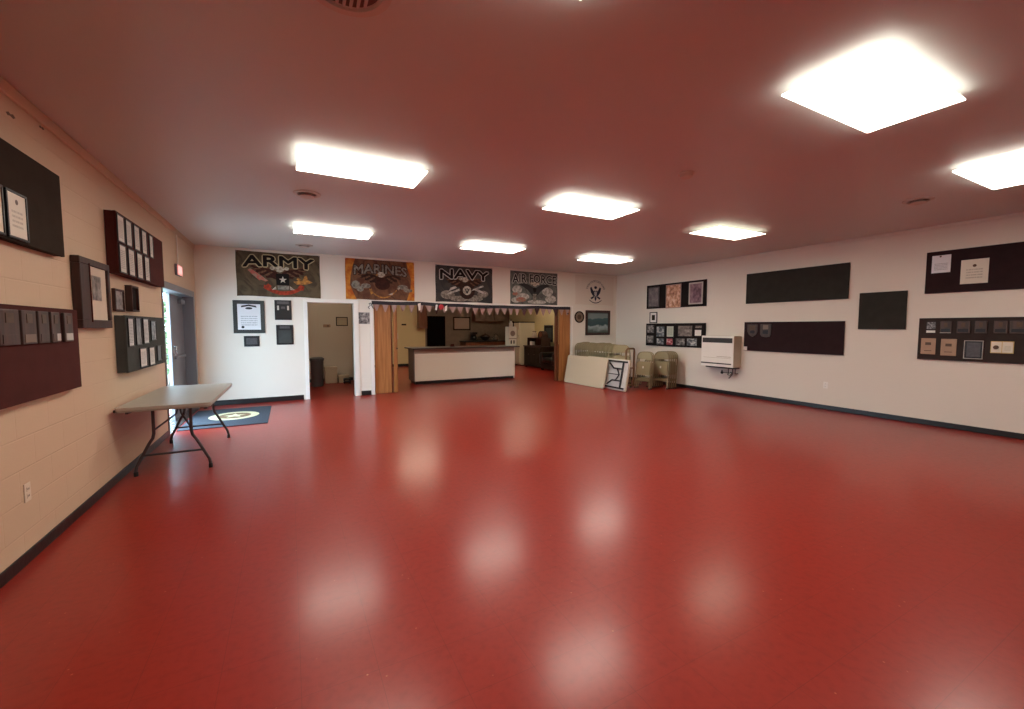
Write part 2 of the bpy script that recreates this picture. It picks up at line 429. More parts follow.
# outdoors beyond the door
struct('ground', MB().box(-14, -1.9, 4, 34, -.25, -.05), m_conc)
def bush(loc, rx, ry, rz_, n, label, seed):
    rr = random.Random(seed)
    t = thing('hedge_bush', label, 'bush', loc)
    mb = MB()
    for i in range(n):
        a, b, q = rr.uniform(0, 2*PI), math.acos(rr.uniform(-.3, 1)), rr.uniform(.6, 1)**.5
        c = Vector((rx*q*math.sin(b)*math.cos(a), ry*q*math.sin(b)*math.sin(a), rz_*(.35+.65*q*math.cos(b))+.25))
        mt = Matrix.Rotation(rr.uniform(0, 2*PI), 3, 'Z') @ Matrix.Rotation(rr.uniform(-1, 1), 3, 'X')
        L, W = rr.uniform(.09, .16), rr.uniform(.04, .07)
        vs = [mb.bm.verts.new(c+mt @ Vector(p)) for p in ((-L, 0, 0), (0, -W, .015), (L, 0, 0), (0, W, .015))]
        mb.bm.faces.new(vs)
    obj('foliage', mb, m_leaf, t)
    st = MB()
    for k in range(5):
        a = k*1.26; st.tube([(.05*math.cos(a), .05*math.sin(a), 0), (.3*rx*math.cos(a), .3*ry*math.sin(a), rz_*.5), (.5*rx*math.cos(a), .5*ry*math.sin(a), rz_*.8)], .02, 6)
    obj('stem', st, m_bark, t)
bush((-2.45, 11.9, -.05), .5, .9, 1.9, 1500, 'sunlit green shrub just outside the open door', 3)
bush((-4.4, 15.2, -.05), 1.2, 1.3, 3.0, 1600, 'taller green shrub standing farther outside behind the first', 4)

# ------------------------------------------------------------------ ceiling lights and vents
def ceiling_light(cx, cy, label, mat):
    """lit panel hung on an added housing; an added glowing edge imitates its halo on the ceiling"""
    dz = .055
    k = (ZC-dz-1.5)/(ZC-1.5)
    t = thing('ceiling_light', label, 'ceiling light', (cx*k, cy*k, ZC), 0, 'fluorescent ceiling panels')
    a, b = .55, .264
    obj('housing', MB().box(-a+.17, a-.17, -b+.15, b-.15, -dz+.014, -.001, .004), m_white, t)
    obj('diffuser', MB().box(-a, a, -b, b, -dz, -dz+.004), mat, t)
    obj('halo_edge', MB().box(-a+.002, a-.002, -b+.002, b-.002, -dz+.004, -dz+.012), m_halo_edge_dim if mat is m_lamp_dim else m_halo_edge, t)  # added glowing slab, washes the ceiling to imitate a halo
    return t
for cx, cy, lab, mt in (
    (.68, 1.41, 'lit ceiling panel nearest the camera over the left side, only its glow showing', m_lamp),
    (.68, 4.42, 'lit ceiling panel in front of the army flag, nearer of its two', m_lamp),
    (.68, 7.5, 'lit ceiling panel close to the army flag, farther of its two', m_lamp),
    (3.49, 1.45, 'largest bright ceiling panel, nearest the camera over the right side', m_lamp),
    (3.51, 4.46, 'lit ceiling panel in the middle of the room in front of the opening', m_lamp),
    (3.55, 7.53, 'lit ceiling panel in front of the navy flag', m_lamp),
    (6.38, 1.47, 'bright ceiling panel cut by the right edge of the photo above the tan-plated board', m_lamp),
    (6.38, 4.55, 'dim yellowish ceiling panel nearest the wall heater', m_lamp_dim),
    (6.42, 7.62, 'lit ceiling panel closest to the corner with the pale seal flag', m_lamp)):
    ceiling_light(cx, cy, lab, mt)
# fill fixture added to brighten the kitchen, out of sight above the header
t = thing('kitchen_fill_light', 'warm fill light added in the kitchen, unseen behind the header', 'ceiling light', (6.9, 12.4, ZC))
obj('ceiling_mount', MB().box(-.6, .6, -.16, .16, -.04, -.001, .005), m_white, t)
obj('diffuser', MB().box(-.58, .58, -.14, .14, -.09, -.04, .01), m_fill_kit, t)

t2 = copy_tree(t); t2.location = (3.6, 13.2, ZC); t2['label'] = 'second added fill light of the kitchen, unseen over its left half'  # second unseen lamp, added to lift the cream wall
t = thing('storeroom_fill_light', 'small round fill light added unseen in the room behind the doorway', 'ceiling light', (.6, 11.0, ZC))  # unseen lamp added to brighten the storeroom
obj('ceiling_mount', MB().lathe([(.12, -.001), (.12, -.03)], n=24), m_white, t)
obj('globe', MB().lathe([(.11, -.03), (.12, -.07), (.08, -.12), (.02, -.135)], n=24), m_fill_store, t, smooth=True)

def round_vent(x, y, r, label, drop=.035):
    t = thing('ceiling_vent', label, 'vent', (x, y, ZC), 0)
    obj('flange', MB().lathe([(r, -.001), (r*.97, -.012), (r*.72, -.016), (r*.70, -.004)], n=32), m_vent, t, smooth=True)
    obj('throat', MB().lathe([(r*.70, -.003), (r*.66, -.006)], n=32), m_vent_dark, t, smooth=True)
    obj('cone', MB().lathe([(r*.30, -.006), (r*.58, -drop), (r*.55, -drop-.006), (r*.1, -drop-.01)], n=32), m_vent, t, smooth=True)
    return t
round_vent(.227, 5.445, .145, 'small round ceiling vent between the two panels before the army flag')
round_vent(.294, 8.85, .15, 'round ceiling vent just above the army flag')
round_vent(6.72, 2.30, .145, 'round ceiling vent near the upper right wall boards')
t = thing('smoke_detector', 'small round smoke detector on the ceiling in the middle of the right half', 'smoke detector', (3.52, 2.98, ZC))
obj('base', MB().lathe([(.075, -.001), (.075, -.014), (.068, -.016)], n=28), m_vent, t, smooth=True)
obj('body', MB().lathe([(.06, -.014), (.058, -.04), (.045, -.05), (.02, -.052)], n=28), m_vent, t, smooth=True)
# large louvred round diffuser at the top of the picture
t = thing('ceiling_diffuser', 'large round ceiling diffuser with slats at the top edge of the photo', 'vent', (.272, 2.08, ZC))
obj('flange', MB().lathe([(.20, -.001), (.195, -.014), (.155, -.018), (.15, -.004)], n=36), m_vent, t, smooth=True)
g = MB()
for k in range(-3, 4):
    x = k*.03; L = math.sqrt(max(.13**2-x*x, .0004))
    g.box(x-.006, x+.006, -L, L, -.022, -.005)
obj('slat', g, m_vent, t)
obj('throat', MB().lathe([(.15, -.003), (.14, -.005)], n=32), m_vent_dark, t)

# ------------------------------------------------------------------ things on the walls
WALL = {'B': (0.0,), 'L': (PI/2,), 'R': (-PI/2,)}
def place(wall, plane, a0, a1, z0):
    m = (a0+a1)/2
    if wall == 'B': return (m, plane, z0), 0.0
    if wall == 'L': return (plane, m, z0), PI/2
    return (plane, m, z0), -PI/2

def ring(w, h, fw, d, bev=.003):
    mb = MB()
    mb.box(-w/2, w/2, -d, -.002, 0, fw, bev).box(-w/2, w/2, -d, -.002, h-fw, h, bev)
    mb.box(-w/2, -w/2+fw, -d, -.002, fw, h-fw, bev).box(w/2-fw, w/2, -d, -.002, fw, h-fw, bev)
    return mb

def board(wall, plane, face, a0, a1, z0, z1, mat, label, group='felt display boards'):
    loc, rz = place(wall, plane, a0, a1, z0)
    w, h, d = abs(a1-a0), z1-z0, abs(face-plane)
    t = thing('display_board', label, 'display board', loc, rz, None)
    obj('panel', MB().box(-w/2, w/2, -d, -d+.022, 0, h, .004), mat, t)
    b = MB()
    i = .003
    b.box(-w/2+i, w/2-i, -d+.022, -.003, i, .05).box(-w/2+i, w/2-i, -d+.022, -.003, h-.05, h-i).box(-w/2+i, -w/2+.05, -d+.022, -.003, .05, h-.05).box(w/2-.05, w/2-i, -d+.022, -.003, .05, h-.05)
    obj('mounting_batten', b, mat, t)
    return t

def framed(name, label, cat, wall, plane, a0, a1, z0, z1, fmat, pmat, fw=.012, d=.016, matw=0, mmat=None, group=None, part='print'):
    loc, rz = place(wall, plane, a0, a1, z0)
    w, h = abs(a1-a0), z1-z0
    t = thing(name, label, cat, loc, rz, group)
    obj('frame', ring(w, h, fw, d), fmat, t)
    if matw:
        obj('mat_board', MB().box(-w/2+fw, w/2-fw, -d*.55, -.003, fw, h-fw), mmat, t)
        obj(part, MB().box(-w/2+fw+matw, w/2-fw-matw, -d*.65, -d*.55, fw+matw, h-fw-matw), pmat, t)
    else:
        obj(part, MB().box(-w/2+fw, w/2-fw, -d*.6, -.003, fw, h-fw), pmat, t)
    return t

def sheet(name, label, wall, plane, a0, a1, z0, z1, mat, seal=None, group=None, th=.004):
    loc, rz = place(wall, plane, a0, a1, z0)
    w, h = abs(a1-a0), z1-z0
    t = thing(name, label, 'paper', loc, rz, group)
    obj('mounted_page', MB().box(-w/2, w/2, -th, -.001, 0, h), mat, t)
    if seal:
        x, z, r, sm = seal
        obj('seal', MB().lathe([(r, -th-.0008), (r*.9, -th-.0016)], (x*w-w/2, 0, z*h), 16, 'Y'), sm, t)
    return t

def plaque(label, wall, plane, a0, a1, z0, z1, wmat, plates, outline=None, d=.02, group=None, name='award_plaque'):
    """wooden plaque; plates = [(x0,x1,z0,z1,material,partname)] as shares of its size"""
    loc, rz = place(wall, plane, a0, a1, z0)
    w, h = abs(a1-a0), z1-z0
    t = thing(name, label, 'plaque', loc, rz, group)
    mb = MB()
    if outline: mb.prism([(-w/2+x*w, z*h) for x, z in outline], -d, -.002)
    else: mb.box(-w/2, w/2, -d, -.002, 0, h, .004)
    obj('mounted_board', mb, wmat, t)
    for x0, x1, q0, q1, pm, pn in plates:
        obj(pn, MB().box(-w/2+x0*w, -w/2+x1*w, -d-.003, -d, q0*h, q1*h, .001), pm, t)
    return t

# ---- left wall
F1, F2 = XL+.06, XL+.09
board('L', XL, F1, 2.51, 4.364, 2.02, 2.608, m_felt_brown, 'dark brown display board nearest the ceiling at the left edge, holding two certificates')
board('L', XL, F1, 2.65, 4.506, 1.033, 1.635, m_felt_maroon, 'maroon display board low on the left wall with five brown plaques')
board('L', XL, F2, 5.385, 7.06, 2.018, 2.612, m_felt_maroon, 'maroon display board high on the left wall with two rows of white sheets')
board('L', XL, F2, 5.49, 6.93, 1.045, 1.62, m_felt_grey, 'grey-green display board on the left wall above the folding table')

def left_cert(a0, a1, label):
    t = framed('framed_certificate', label, 'certificate', 'L', F1+.001, a0, a1, 2.035, 2.322, m_black, m_cert, .014, .014, part='certificate')
    obj('seal', MB().lathe([(.016, -.0095), (.012, -.0105)], (0, 0, .225), 16, 'Y'), m_bronze, t)
left_cert(3.625, 3.85, 'black-framed certificate on the dark brown board, whole sheet in view')
left_cert(3.37, 3.595, 'black-framed certificate cut by the left edge of the photo')
# plaques on the low maroon board
for i, (a0, a1, pm, lab) in enumerate((
    (3.44, 3.645, m_plaque_wood, 'brown plaque cut by the left edge of the photo on the low maroon board'),
    (3.673, 3.84, m_brass_dull, 'brown plaque with a wide dull brass plate on the low maroon board'),
    (3.867, 4.002, m_plaque_grey, 'plaque with a dim grey plate, middle of five on the maroon board'),
    (4.037, 4.157, m_silver, 'plaque with a half-bright half-dark plate on the low maroon board'),
    (4.223, 4.359, m_silver, 'plaque with the brightest white plate, rightmost on the low maroon board'))):
    plates = [(.12, .88, .05, .29, pm, 'name_plate'), (.3, .7, .62, .9, m_bronze, 'medallion')]
    if i == 3: plates = [(.5, .95, .05, .29, pm, 'name_plate'), (.08, .48, .05, .29, m_plaque_grey, 'dark_plate'), (.3, .7, .62, .9, m_bronze, 'medallion')]
    plaque(lab, 'L', F1+.001, a0, a1, 1.395, 1.605, m_plaque_grey if i else m_plaque_wood, plates)
# framed picture box
t = thing('shadow_box_frame', 'deep dark wooden box frame with a matted picture between the left wall boards', 'picture frame', (XL, 4.928, 1.493), PI/2)
w_, h_ = .636, .58
fr = MB(); d_ = .06
fr.box(-w_/2, w_/2, -d_, -.002, 0, .07, .006).box(-w_/2, w_/2, -d_, -.002, h_-.055, h_, .006).box(-w_/2, -w_/2+.21, -d_, -.002, .07, h_-.055, .006).box(w_/2-.045, w_/2, -d_, -.002, .07, h_-.055, .006)
obj('frame', fr, m_dark_wood, t)
obj('mat_board', MB().box(-w_/2+.21, w_/2-.045, -.04, -.003, .07, h_-.055), m_mat_board, t)
obj('bead', MB().box(-w_/2+.17, -w_/2+.185, -d_-.006, -d_, .05, h_-.04, .002), m_felt_maroon, t)
obj('print', MB().box(-.04, .15, -.043, -.04, .24, .45), m_photo_dim, t)
# white sheets on the high maroon board
rows = [(2.335, 2.578, [(5.388, 5.563), (5.629, 5.788), (5.885, 6.051), (6.15, 6.31), (6.44, 6.57)], 'upper'),
        (2.04, 2.295, [(5.403, 5.576), (5.659, 5.835), (5.935, 6.11), (6.207, 6.37)], 'lower')]
names5 = ['first', 'second', 'third', 'fourth', 'last']
for z0, z1, xs, rn in rows:
    for i, (a0, a1) in enumerate(xs):
        nm = 'narrow last' if (rn == 'upper' and i == 4) else ['first', 'second', 'third', 'last'][i] if rn == 'lower' else names5[i]
        framed('framed_sheet', f'white typed sheet, {nm} in the {rn} row on the high maroon board', 'framed sheet', 'L', F2+.001, a0-.012, a1+.012, z0-.012, z1+.012, m_black, m_paper, .012, .012, part='page')
# grey board sheets
for i, (a0, a1, z0, z1, mt, lab) in enumerate((
    (5.525, 5.677, 1.315, 1.585, m_paper_dense, 'tall printed sheet in the upper row of the grey-green board, first from the camera'),
    (5.771, 5.933, 1.32, 1.59, m_photo_bw, 'tall black and white photo sheet, second in the upper row of the grey-green board'),
    (6.022, 6.206, 1.326, 1.588, m_paper_dense, 'tall printed sheet, third in the upper row of the grey-green board'),
    (6.317, 6.51, 1.356, 1.566, m_photo_bw, 'shorter photo sheet, last in the upper row of the grey-green board'),
    (5.861, 6.085, 1.075, 1.265, m_paper, 'plain white sheet, first in the lower row of the grey-green board'),
    (6.2, 6.4, 1.07, 1.262, m_paper, 'plain white sheet, middle of the lower row on the grey-green board'),
    (6.533, 6.69, 1.10, 1.268, m_grey_plate, 'dark plate at the end of the lower row on the grey-green board'))):
    framed('framed_sheet', lab, 'framed sheet', 'L', F2+.001, a0-.01, a1+.01, z0-.01, z1+.01, m_black, mt, .01, .012, part='page')
framed('picture_frame', 'small dark photo frame on the left wall next to the deep box frame', 'picture frame', 'L', XL, 5.47, 5.735, 1.66, 1.88, m_dark_wood, m_photo_dim, .02, .03)
framed('picture_frame', 'small dark upright frame on the left wall, thick side showing, above the grey board', 'picture frame', 'L', XL, 5.85, 6.09, 1.67, 1.945, m_dark_wood, m_felt_black, .018, .06)
# exit sign with its conduit
t = thing('exit_sign', 'red lit exit sign above the outside door', 'exit sign', (XL, 8.32, 2.30), PI/2)
obj('housing', MB().box(-.17, .17, -.035, -.002, 0, .17, .008), m_frame_metal, t)
obj('face', MB().box(-.16, .16, -.041, -.035, .01, .16), m_exit_red, t)
t_exit = t
obj('conduit', MB().tube([(0, -.014, .17), (0, -.014, ZC-2.30-.09)], .01), m_wall, t, smooth=True)

def outlet(name, wall, plane, a, z, pm, label):
    loc, rz = place(wall, plane, a, a, z)
    t = thing(name, label, 'wall outlet', loc, rz)
    obj('cover_plate', MB().box(-.037, .037, -.007, -.001, 0, .12, .003), pm, t)
    for q in (.038, .082):
        s = obj('socket', MB().box(-.016, .016, -.0095, -.007, q-.014, q+.014, .002), pm, t)
        obj('slot', MB().box(-.008, -.005, -.0105, -.0095, q-.006, q+.006).box(.005, .008, -.0105, -.0095, q-.006, q+.006), m_black, s)
outlet('wall_outlet', 'L', XL, 3.785, .385, m_plate, 'cream wall outlet low on the left block wall')
outlet('wall_outlet', 'R', XR, 4.10, .385, m_plate_w, 'white wall outlet low on the right wall')

# ---- right wall
G = XR-.03
board('R', XR, G, 8.49, 6.64, 1.995, 2.617, m_felt_black, 'black display board with three prints nearest the far corner')
board('R', XR, G, 8.49, 6.635, 1.01, 1.60, m_felt_black, 'black display board crowded with ten photos beside the heater')
board('R', XR, G, 5.668, 3.806, 1.997, 2.621, m_felt_green, 'long empty dark green board high on the right wall')
board('R', XR, G, 5.68, 3.838, 1.005, 1.609, m_felt_wine, 'long wine-dark board with two shield plaques right of the heater')
board('R', XR, G, 3.64, 3.01, 1.467, 2.078, m_felt_green, 'square empty dark board on the right wall')
board('R', XR, G, 2.807, .95, 2.01, 2.63, m_felt_wine, 'dark board high at the right edge with two certificates')
board('R', XR, G, 2.848, .99, 1.01, 1.638, m_felt_taupe, 'brown-grey board low at the right edge with plaques and tan plates')
G -= .001
framed('framed_print', 'grey framed print nearest the corner on the three-print board', 'framed print', 'R', G, 8.42, 8.045, 2.035, 2.562, m_grey_plate, m_photo_grey, .03, .016)
framed('framed_print', 'orange print in the middle of the three-print board', 'framed print', 'R', G, 7.82, 7.345, 1.985, 2.577, m_pennant, m_photo_warm, .02, .016)
framed('framed_print', 'violet print in a pale frame, right one on the three-print board', 'framed print', 'R', G, 7.114, 6.722, 2.05, 2.569, m_silver, m_photo_violet, .035, .016)
framed('picture_frame', 'small white-matted frame standing above the crowded photo board', 'picture frame', 'R', XR, 8.385, 8.125, 1.612, 1.904, m_black, m_felt_brown, .022, .02, .055, m_sticker)
for a0, a1, z0, z1, mt, lab in (
    (8.45, 8.194, 1.345, 1.564, m_photo_bw, 'grey photo at the upper corner end of the crowded photo board'),
    (8.117, 7.841, 1.25, 1.526, m_photo_blue, 'blue-grey photo, second in the upper row of the crowded board'),
    (7.774, 7.542, 1.25, 1.533, m_pale_green, 'pale green sheet in the upper row of the crowded photo board'),
    (7.417, 6.986, 1.274, 1.543, m_photo_dim, 'widest faded photo in the upper row of the crowded board'),
    (6.913, 6.721, 1.474, 1.545, m_photo_dim, 'thin strip photo above the bright card at the heater end of the crowded board'),
    (6.925, 6.725, 1.288, 1.446, m_sticker, 'bright white card at the heater end of the crowded board'),
    (8.453, 8.207, 1.079, 1.282, m_photo_bw, 'dark photo with white streaks, lower corner end of the crowded board'),
    (8.105, 7.848, 1.045, 1.216, m_photo_blue, 'photo with a white lower edge, second in the lower row of the crowded board'),
    (7.775, 7.562, 1.045, 1.216, m_photo_red, 'red and white photo in the lower row of the crowded board'),
    (7.478, 7.194, 1.045, 1.225, m_photo_bw, 'grey group photo, fourth in the lower row of the crowded board'),
    (7.143, 6.845, 1.045, 1.235, m_photo_blue, 'pale photo with a dark centre, lower row next to the heater')):
    framed('mounted_photo', lab, 'photo', 'R', G, a0, a1, z0, z1, m_black, mt, .01, .012, part='print')
SHIELD = [(0, 1), (1, 1), (1, .45), (.85, .18), (.5, 0), (.15, .18), (0, .45)]
SHIELD2 = [(0, 1), (1, 1), (1, .2), (.85, .05), (.5, 0), (.15, .05), (0, .2)]
plaque('pointed shield plaque nearest the heater on the wine-dark board', 'R', G, 5.597, 5.383, 1.30, 1.56, m_plaque_grey, [(.2, .8, .55, .92, m_bronze, 'medallion'), (.3, .75, .28, .5, m_black, 'name_plate')], SHIELD)
plaque('rounded shield plaque, right one of two on the wine-dark board', 'R', G, 5.318, 5.101, 1.297, 1.567, m_plaque_grey, [(.25, .75, .6, .92, m_brass_dull, 'medallion'), (.25, .75, .25, .52, m_black, 'name_plate')], SHIELD2)
sheet('name_card', 'tiny white card at the lower heater-side corner of the wine-dark board', 'R', G, 5.675, 5.60, 1.012, 1.09, m_sticker)
sheet('certificate', 'smaller white certificate on the high board at the right edge', 'R', G, 2.741, 2.535, 2.31, 2.567, m_cert_white, (.45, .93, .012, m_bronze))
sheet('certificate', 'larger cream certificate on the high board at the right edge', 'R', G, 2.425, 2.149, 2.12, 2.461, m_cert, (.5, .74, .02, m_bronze))
for a0, a1, lab, bright in ((2.601, 2.478, 'dark plaque with a pale rim, second along the top of the low right board', True),
    (2.423, 2.288, 'dark plaque third along the top row of the low right board', False),
    (2.241, 2.120, 'dark plaque fourth along the top row of the low right board', False),
    (2.058, 1.933, 'dark plaque fifth along the top row of the low right board', False),
    (1.912, 1.74, 'wide dark plaque cut by the right edge, top row of the low right board', False)):
    plaque(lab, 'R', G, a0, a1, 1.415, 1.588, m_plaque_grey, [(.1, .9, .1, .36, m_black, 'name_plate'), (.35, .65, .5, .88, m_bronze, 'medallion')] + ([(.02, .98, .0, .05, m_silver, 'rim')] if bright else []))
t = thing('photo_card', 'white photo card at the top corner of the low right board', 'photo', (G, 2.706, 1.418), -PI/2)
obj('mounted_print', MB().box(-.048, .048, -.004, -.001, .055, .16), m_photo_bw, t)
obj('caption', MB().box(-.05, .05, -.004, -.001, 0, .034), m_sticker, t)
plaque('tan square plate in the lower row of the low right board, nearer its end', 'R', G, 2.807, 2.64, 1.091, 1.333, m_paper_tan, [(.3, .7, .58, .75, m_bronze, 'emblem'), (.25, .75, .2, .24, m_bronze, 'inscription')], d=.012, name='leather_plate')
plaque('tan square plate in the lower row of the low right board, second one', 'R', G, 2.583, 2.413, 1.081, 1.329, m_paper_tan, [(.3, .7, .55, .72, m_bronze, 'emblem'), (.25, .75, .2, .24, m_bronze, 'inscription')], d=.012, name='leather_plate')
framed('framed_plaque', 'black plaque in a silver frame on the low right board', 'plaque', 'R', G, 2.338, 2.144, 1.05, 1.312, m_silver, m_grey_plate, .009, .016, .02, m_black)
t = thing('gold_diptych', 'gold two-leaf folder plaque at the right end of the low right board', 'plaque', (G, 1.97, 1.144), -PI/2)
obj('mounted_board', MB().box(-.108, .108, -.008, -.001, 0, .164, .003), m_gold, t)
obj('page', MB().box(-.1, -.004, -.011, -.008, .01, .154), m_cert, t)
obj('page', MB().box(.004, .1, -.011, -.008, .01, .154), m_cert, t)
obj('emblem', MB().lathe([(.028, -.0115), (.02, -.013)], (-.055, 0, .08), 16, 'Y'), m_bronze, t)

# wall heater
t = thing('wall_heater', 'cream gas wall heater mounted on the right wall', 'heater', (XR, 6.135, .63), -PI/2)
hw, hd, hh = .395, .28, .68
obj('casing', MB().box(-hw, hw, -hd+.02, -.002, 0, hh, .012), m_heater_side, t)
obj('front_panel', MB().box(-hw, hw, -hd, -hd+.02, 0, hh, .008), m_heater, t)
g = MB()
g.box(-hw+.03, hw-.03, -hd-.003, -hd, .53, .635)
obj('top_grille', g, m_dark_grille, t)
g = MB()
for k in range(6): g.box(-hw+.035, hw-.035, -hd-.007, -hd-.003, .538+k*.017, .543+k*.017)
obj('louvre', g, m_leg, t)
obj('panel_seam', MB().box(-hw+.05, hw-.05, -hd-.002, -hd, .195, .2).box(.0, hw-.05, -hd-.002, -hd, .222, .232), m_heater_side, t)
obj('air_slot', MB().box(-hw, hw-.04, -hd-.003, -hd, .06, .085), m_dark_grille, t)
obj('drip_tray', MB().box(-hw+.1, hw-.02, -hd+.03, -.02, -.03, 0, .004), m_dark_grille, t)
pp = MB()
pp.tube([(.2, -.14, -.03), (.2, -.14, -.12), (.17, -.12, -.17), (.17, -.06, -.19), (.17, -.01, -.19)], .011)
pp.tube([(.28, -.12, -.03), (.28, -.12, -.15), (.24, -.12, -.2), (.2, -.12, -.25)], .013)
pp.tube([(.33, -.1, -.03), (.33, -.1, -.14), (.33, -.012, -.14)], .01)
pp.tube([(.05, -.15, -.13), (.24, -.12, -.13)], .012)
obj('gas_pipe', pp, m_pipe, t, smooth=True)
obj('gas_valve', MB().lathe([(.024, -.03), (.03, -.01), (.03, .015), (.014, .02), (.014, .05)], (.05, -.15, -.13), 14, 'Z'), m_black, t)
obj('regulator', MB().lathe([(.02, -.02), (.035, 0), (.02, .03)], (.24, -.12, -.14), 14, 'X'), m_chrome, t, smooth=True)

# ---- back wall
t = framed('framed_charter', 'large white charter in a wide dark frame below the army flag', 'certificate', 'B', YB, -.945, -.42, 1.383, 2.021, m_felt_grey, m_cert_white, .07, .025, part='charter')
crest = MB().prism(ell(0, .485, .06, .022), -.017, -.0151).prism(star(0, .545, .02, 1.0), -.017, -.0151)
crest.prism([(-.13, .5), (-.12, .535), (0, .56), (.12, .535), (.13, .5), (.1, .508), (0, .53), (-.1, .508)], -.017, -.0151)
obj('crest', crest, m_black, t)
obj('seal', MB().lathe([(.025, -.0155), (.02, -.017)], (-.11, 0, .12), 16, 'Y'), m_black, t)
plaque('small black plaque under the framed charter', 'B', YB, -.785, -.525, 1.123, 1.33, m_black, [(.15, .85, .2, .8, m_grey_plate, 'name_plate')])
plaque('black plaque with bright silver tags, directly beside the charter', 'B', YB, -.245, .055, 1.647, 2.043, m_black, [(.15, .26, .5, .72, m_silver, 'tag_plate'), (.38, .62, .56, .68, m_grey_plate, 'tag_plate'), (.74, .85, .5, .72, m_silver, 'tag_plate'), (.15, .85, .8, .94, m_grey_plate, 'header_plate')])
plaque('black name plaque below the silver-tagged one, next to the doorway', 'B', YB, -.23, .075, 1.15, 1.547, m_black, [(.2, .8, .82, .95, m_grey_plate, 'header_plate'), (.12, .88, .08, .74, m_felt_grey, 'name_panel')])
sheet('photo_print', 'black and white landscape print on the strip between doorway and opening', 'B', YB, 1.345, 1.575, 1.575, 1.825, m_photo_bw)
t = thing('round_plaque', 'round dark-rimmed plaque next to the folding door at the far corner', 'plaque', (7.27, YB, 1.79))
obj('round_frame', MB().lathe([(.165, -.002), (.165, -.02), (.15, -.028), (.135, -.024), (.13, -.003)], n=36, axis='Y'), m_felt_brown, t, smooth=True)
obj('face', MB().lathe([(.13, -.003), (.13, -.012)], n=36, axis='Y'), m_brass_dull, t)
obj('emblem', MB().lathe([(.07, -.012), (.06, -.016)], n=24, axis='Y'), m_bronze, t)
# seascape
def sea_mat():
    m, nt, b = new_mat('seascape_print'); L = nt.links
    tc = N(nt, 'ShaderNodeTexCoord'); sp = N(nt, 'ShaderNodeSeparateXYZ'); L.new(tc.outputs['Generated'], sp.inputs[0])
    n = N(nt, 'ShaderNodeTexNoise', Scale=3.0, Detail=5.0); L.new(tc.outputs['Generated'], n.inputs['Vector'])
    ad = N(nt, 'ShaderNodeMath'); ad.operation = 'MULTIPLY_ADD'; ad.inputs[1].default_value = .5; L.new(n.outputs['Fac'], ad.inputs[0]); L.new(sp.outputs[2], ad.inputs[2])
    rp = N(nt, 'ShaderNodeValToRGB'); cr = rp.color_ramp
    for i, (p, c) in enumerate(((.3, (84, 96, 92)), (.55, (150, 168, 170)), (.62, (58, 84, 88)), (.95, (70, 100, 104)), (1.0, (120, 138, 138)))):
        if i > 1: cr.elements.new(p)
    for i, (p, c) in enumerate(((.3, (84, 96, 92)), (.55, (150, 168, 170)), (.62, (58, 84, 88)), (.95, (70, 100, 104)), (1.0, (120, 138, 138)))):
        cr.elements[i].position = p; cr.elements[i].color = (*lin(c), 1)
    L.new(ad.outputs[0], rp.inputs[0]); L.new(rp.outputs[0], b.inputs['Base Color']); b.inputs['Roughness'].default_value = .2
    return m
framed('framed_picture', 'dark-framed blue-grey seascape picture above the stored chairs', 'picture', 'B', YB, 7.49, 8.38, 1.275, 1.985, m_dark_wood, sea_mat(), .055, .03, .03, m_felt_grey)

# ------------------------------------------------------------------ flags
def text_mesh(body, width, height, offset=0.0, spacing=1.0):
    """lettering as flat outline mesh, centred on x, base at 0: returns (verts2d, faces)"""
    cu = bpy.data.curves.new('lettering', 'FONT'); cu.body = body; cu.size = 1; cu.offset = offset
    cu.resolution_u = 3; cu.space_character = spacing; cu.align_x = 'CENTER'
    o = bpy.data.objects.new('lettering', cu); COL.objects.link(o)
    bpy.context.view_layer.update()
    me = bpy.data.meshes.new_from_object(o.evaluated_get(bpy.context.evaluated_depsgraph_get()))
    vs = [(v.co.x, v.co.y) for v in me.vertices]; fs = [tuple(p.vertices) for p in me.polygons]
    bpy.data.objects.remove(o); bpy.data.curves.remove(cu); bpy.data.meshes.remove(me)
    xa, xb = min(v[0] for v in vs), max(v[0] for v in vs); ya, yb = min(v[1] for v in vs), max(v[1] for v in vs)
    return [((x-(xa+xb)/2)/(xb-xa)*width, (y-ya)/(yb-ya)*height) for x, y in vs], fs

def text_part(name, body, width, height, mat, parent, x, z, y, offset=0.0, warp=None, th=.002, fat=0.0):
    vs, fs = text_mesh(body, width, height, offset)
    if fat:
        n0 = len(vs); base, bf = list(vs), list(fs)
        for k in range(10):
            dx, dz = fat*math.cos(k*PI/5), fat*math.sin(k*PI/5)
            o_ = len(vs); vs = vs+[(p+dx, q+dz, -.00012*(k+1)) for p, q in base]; fs = fs+[tuple(i+o_ for i in f) for f in bf]
    mb = MB()
    def W(p):
        dy = p[2] if len(p) > 2 else 0.0
        if warp: p = warp(p[0], p[1])
        return (x+p[0], y+dy, z+p[1])
    a = [mb.bm.verts.new(W(p)) for p in vs]
    for f in fs:
        try: mb.bm.faces.new([a[i] for i in f])
        except ValueError: pass
    r = bmesh.ops.extrude_face_region(mb.bm, geom=list(mb.bm.faces))
    for v in r['geom']:
        if isinstance(v, bmesh.types.BMVert): v.co.y += th
    return obj(name, mb, mat, parent)
text_part('lettering', 'EXIT', .26, .10, m_exit_letter, t_exit, 0, .035, -.044, .02)

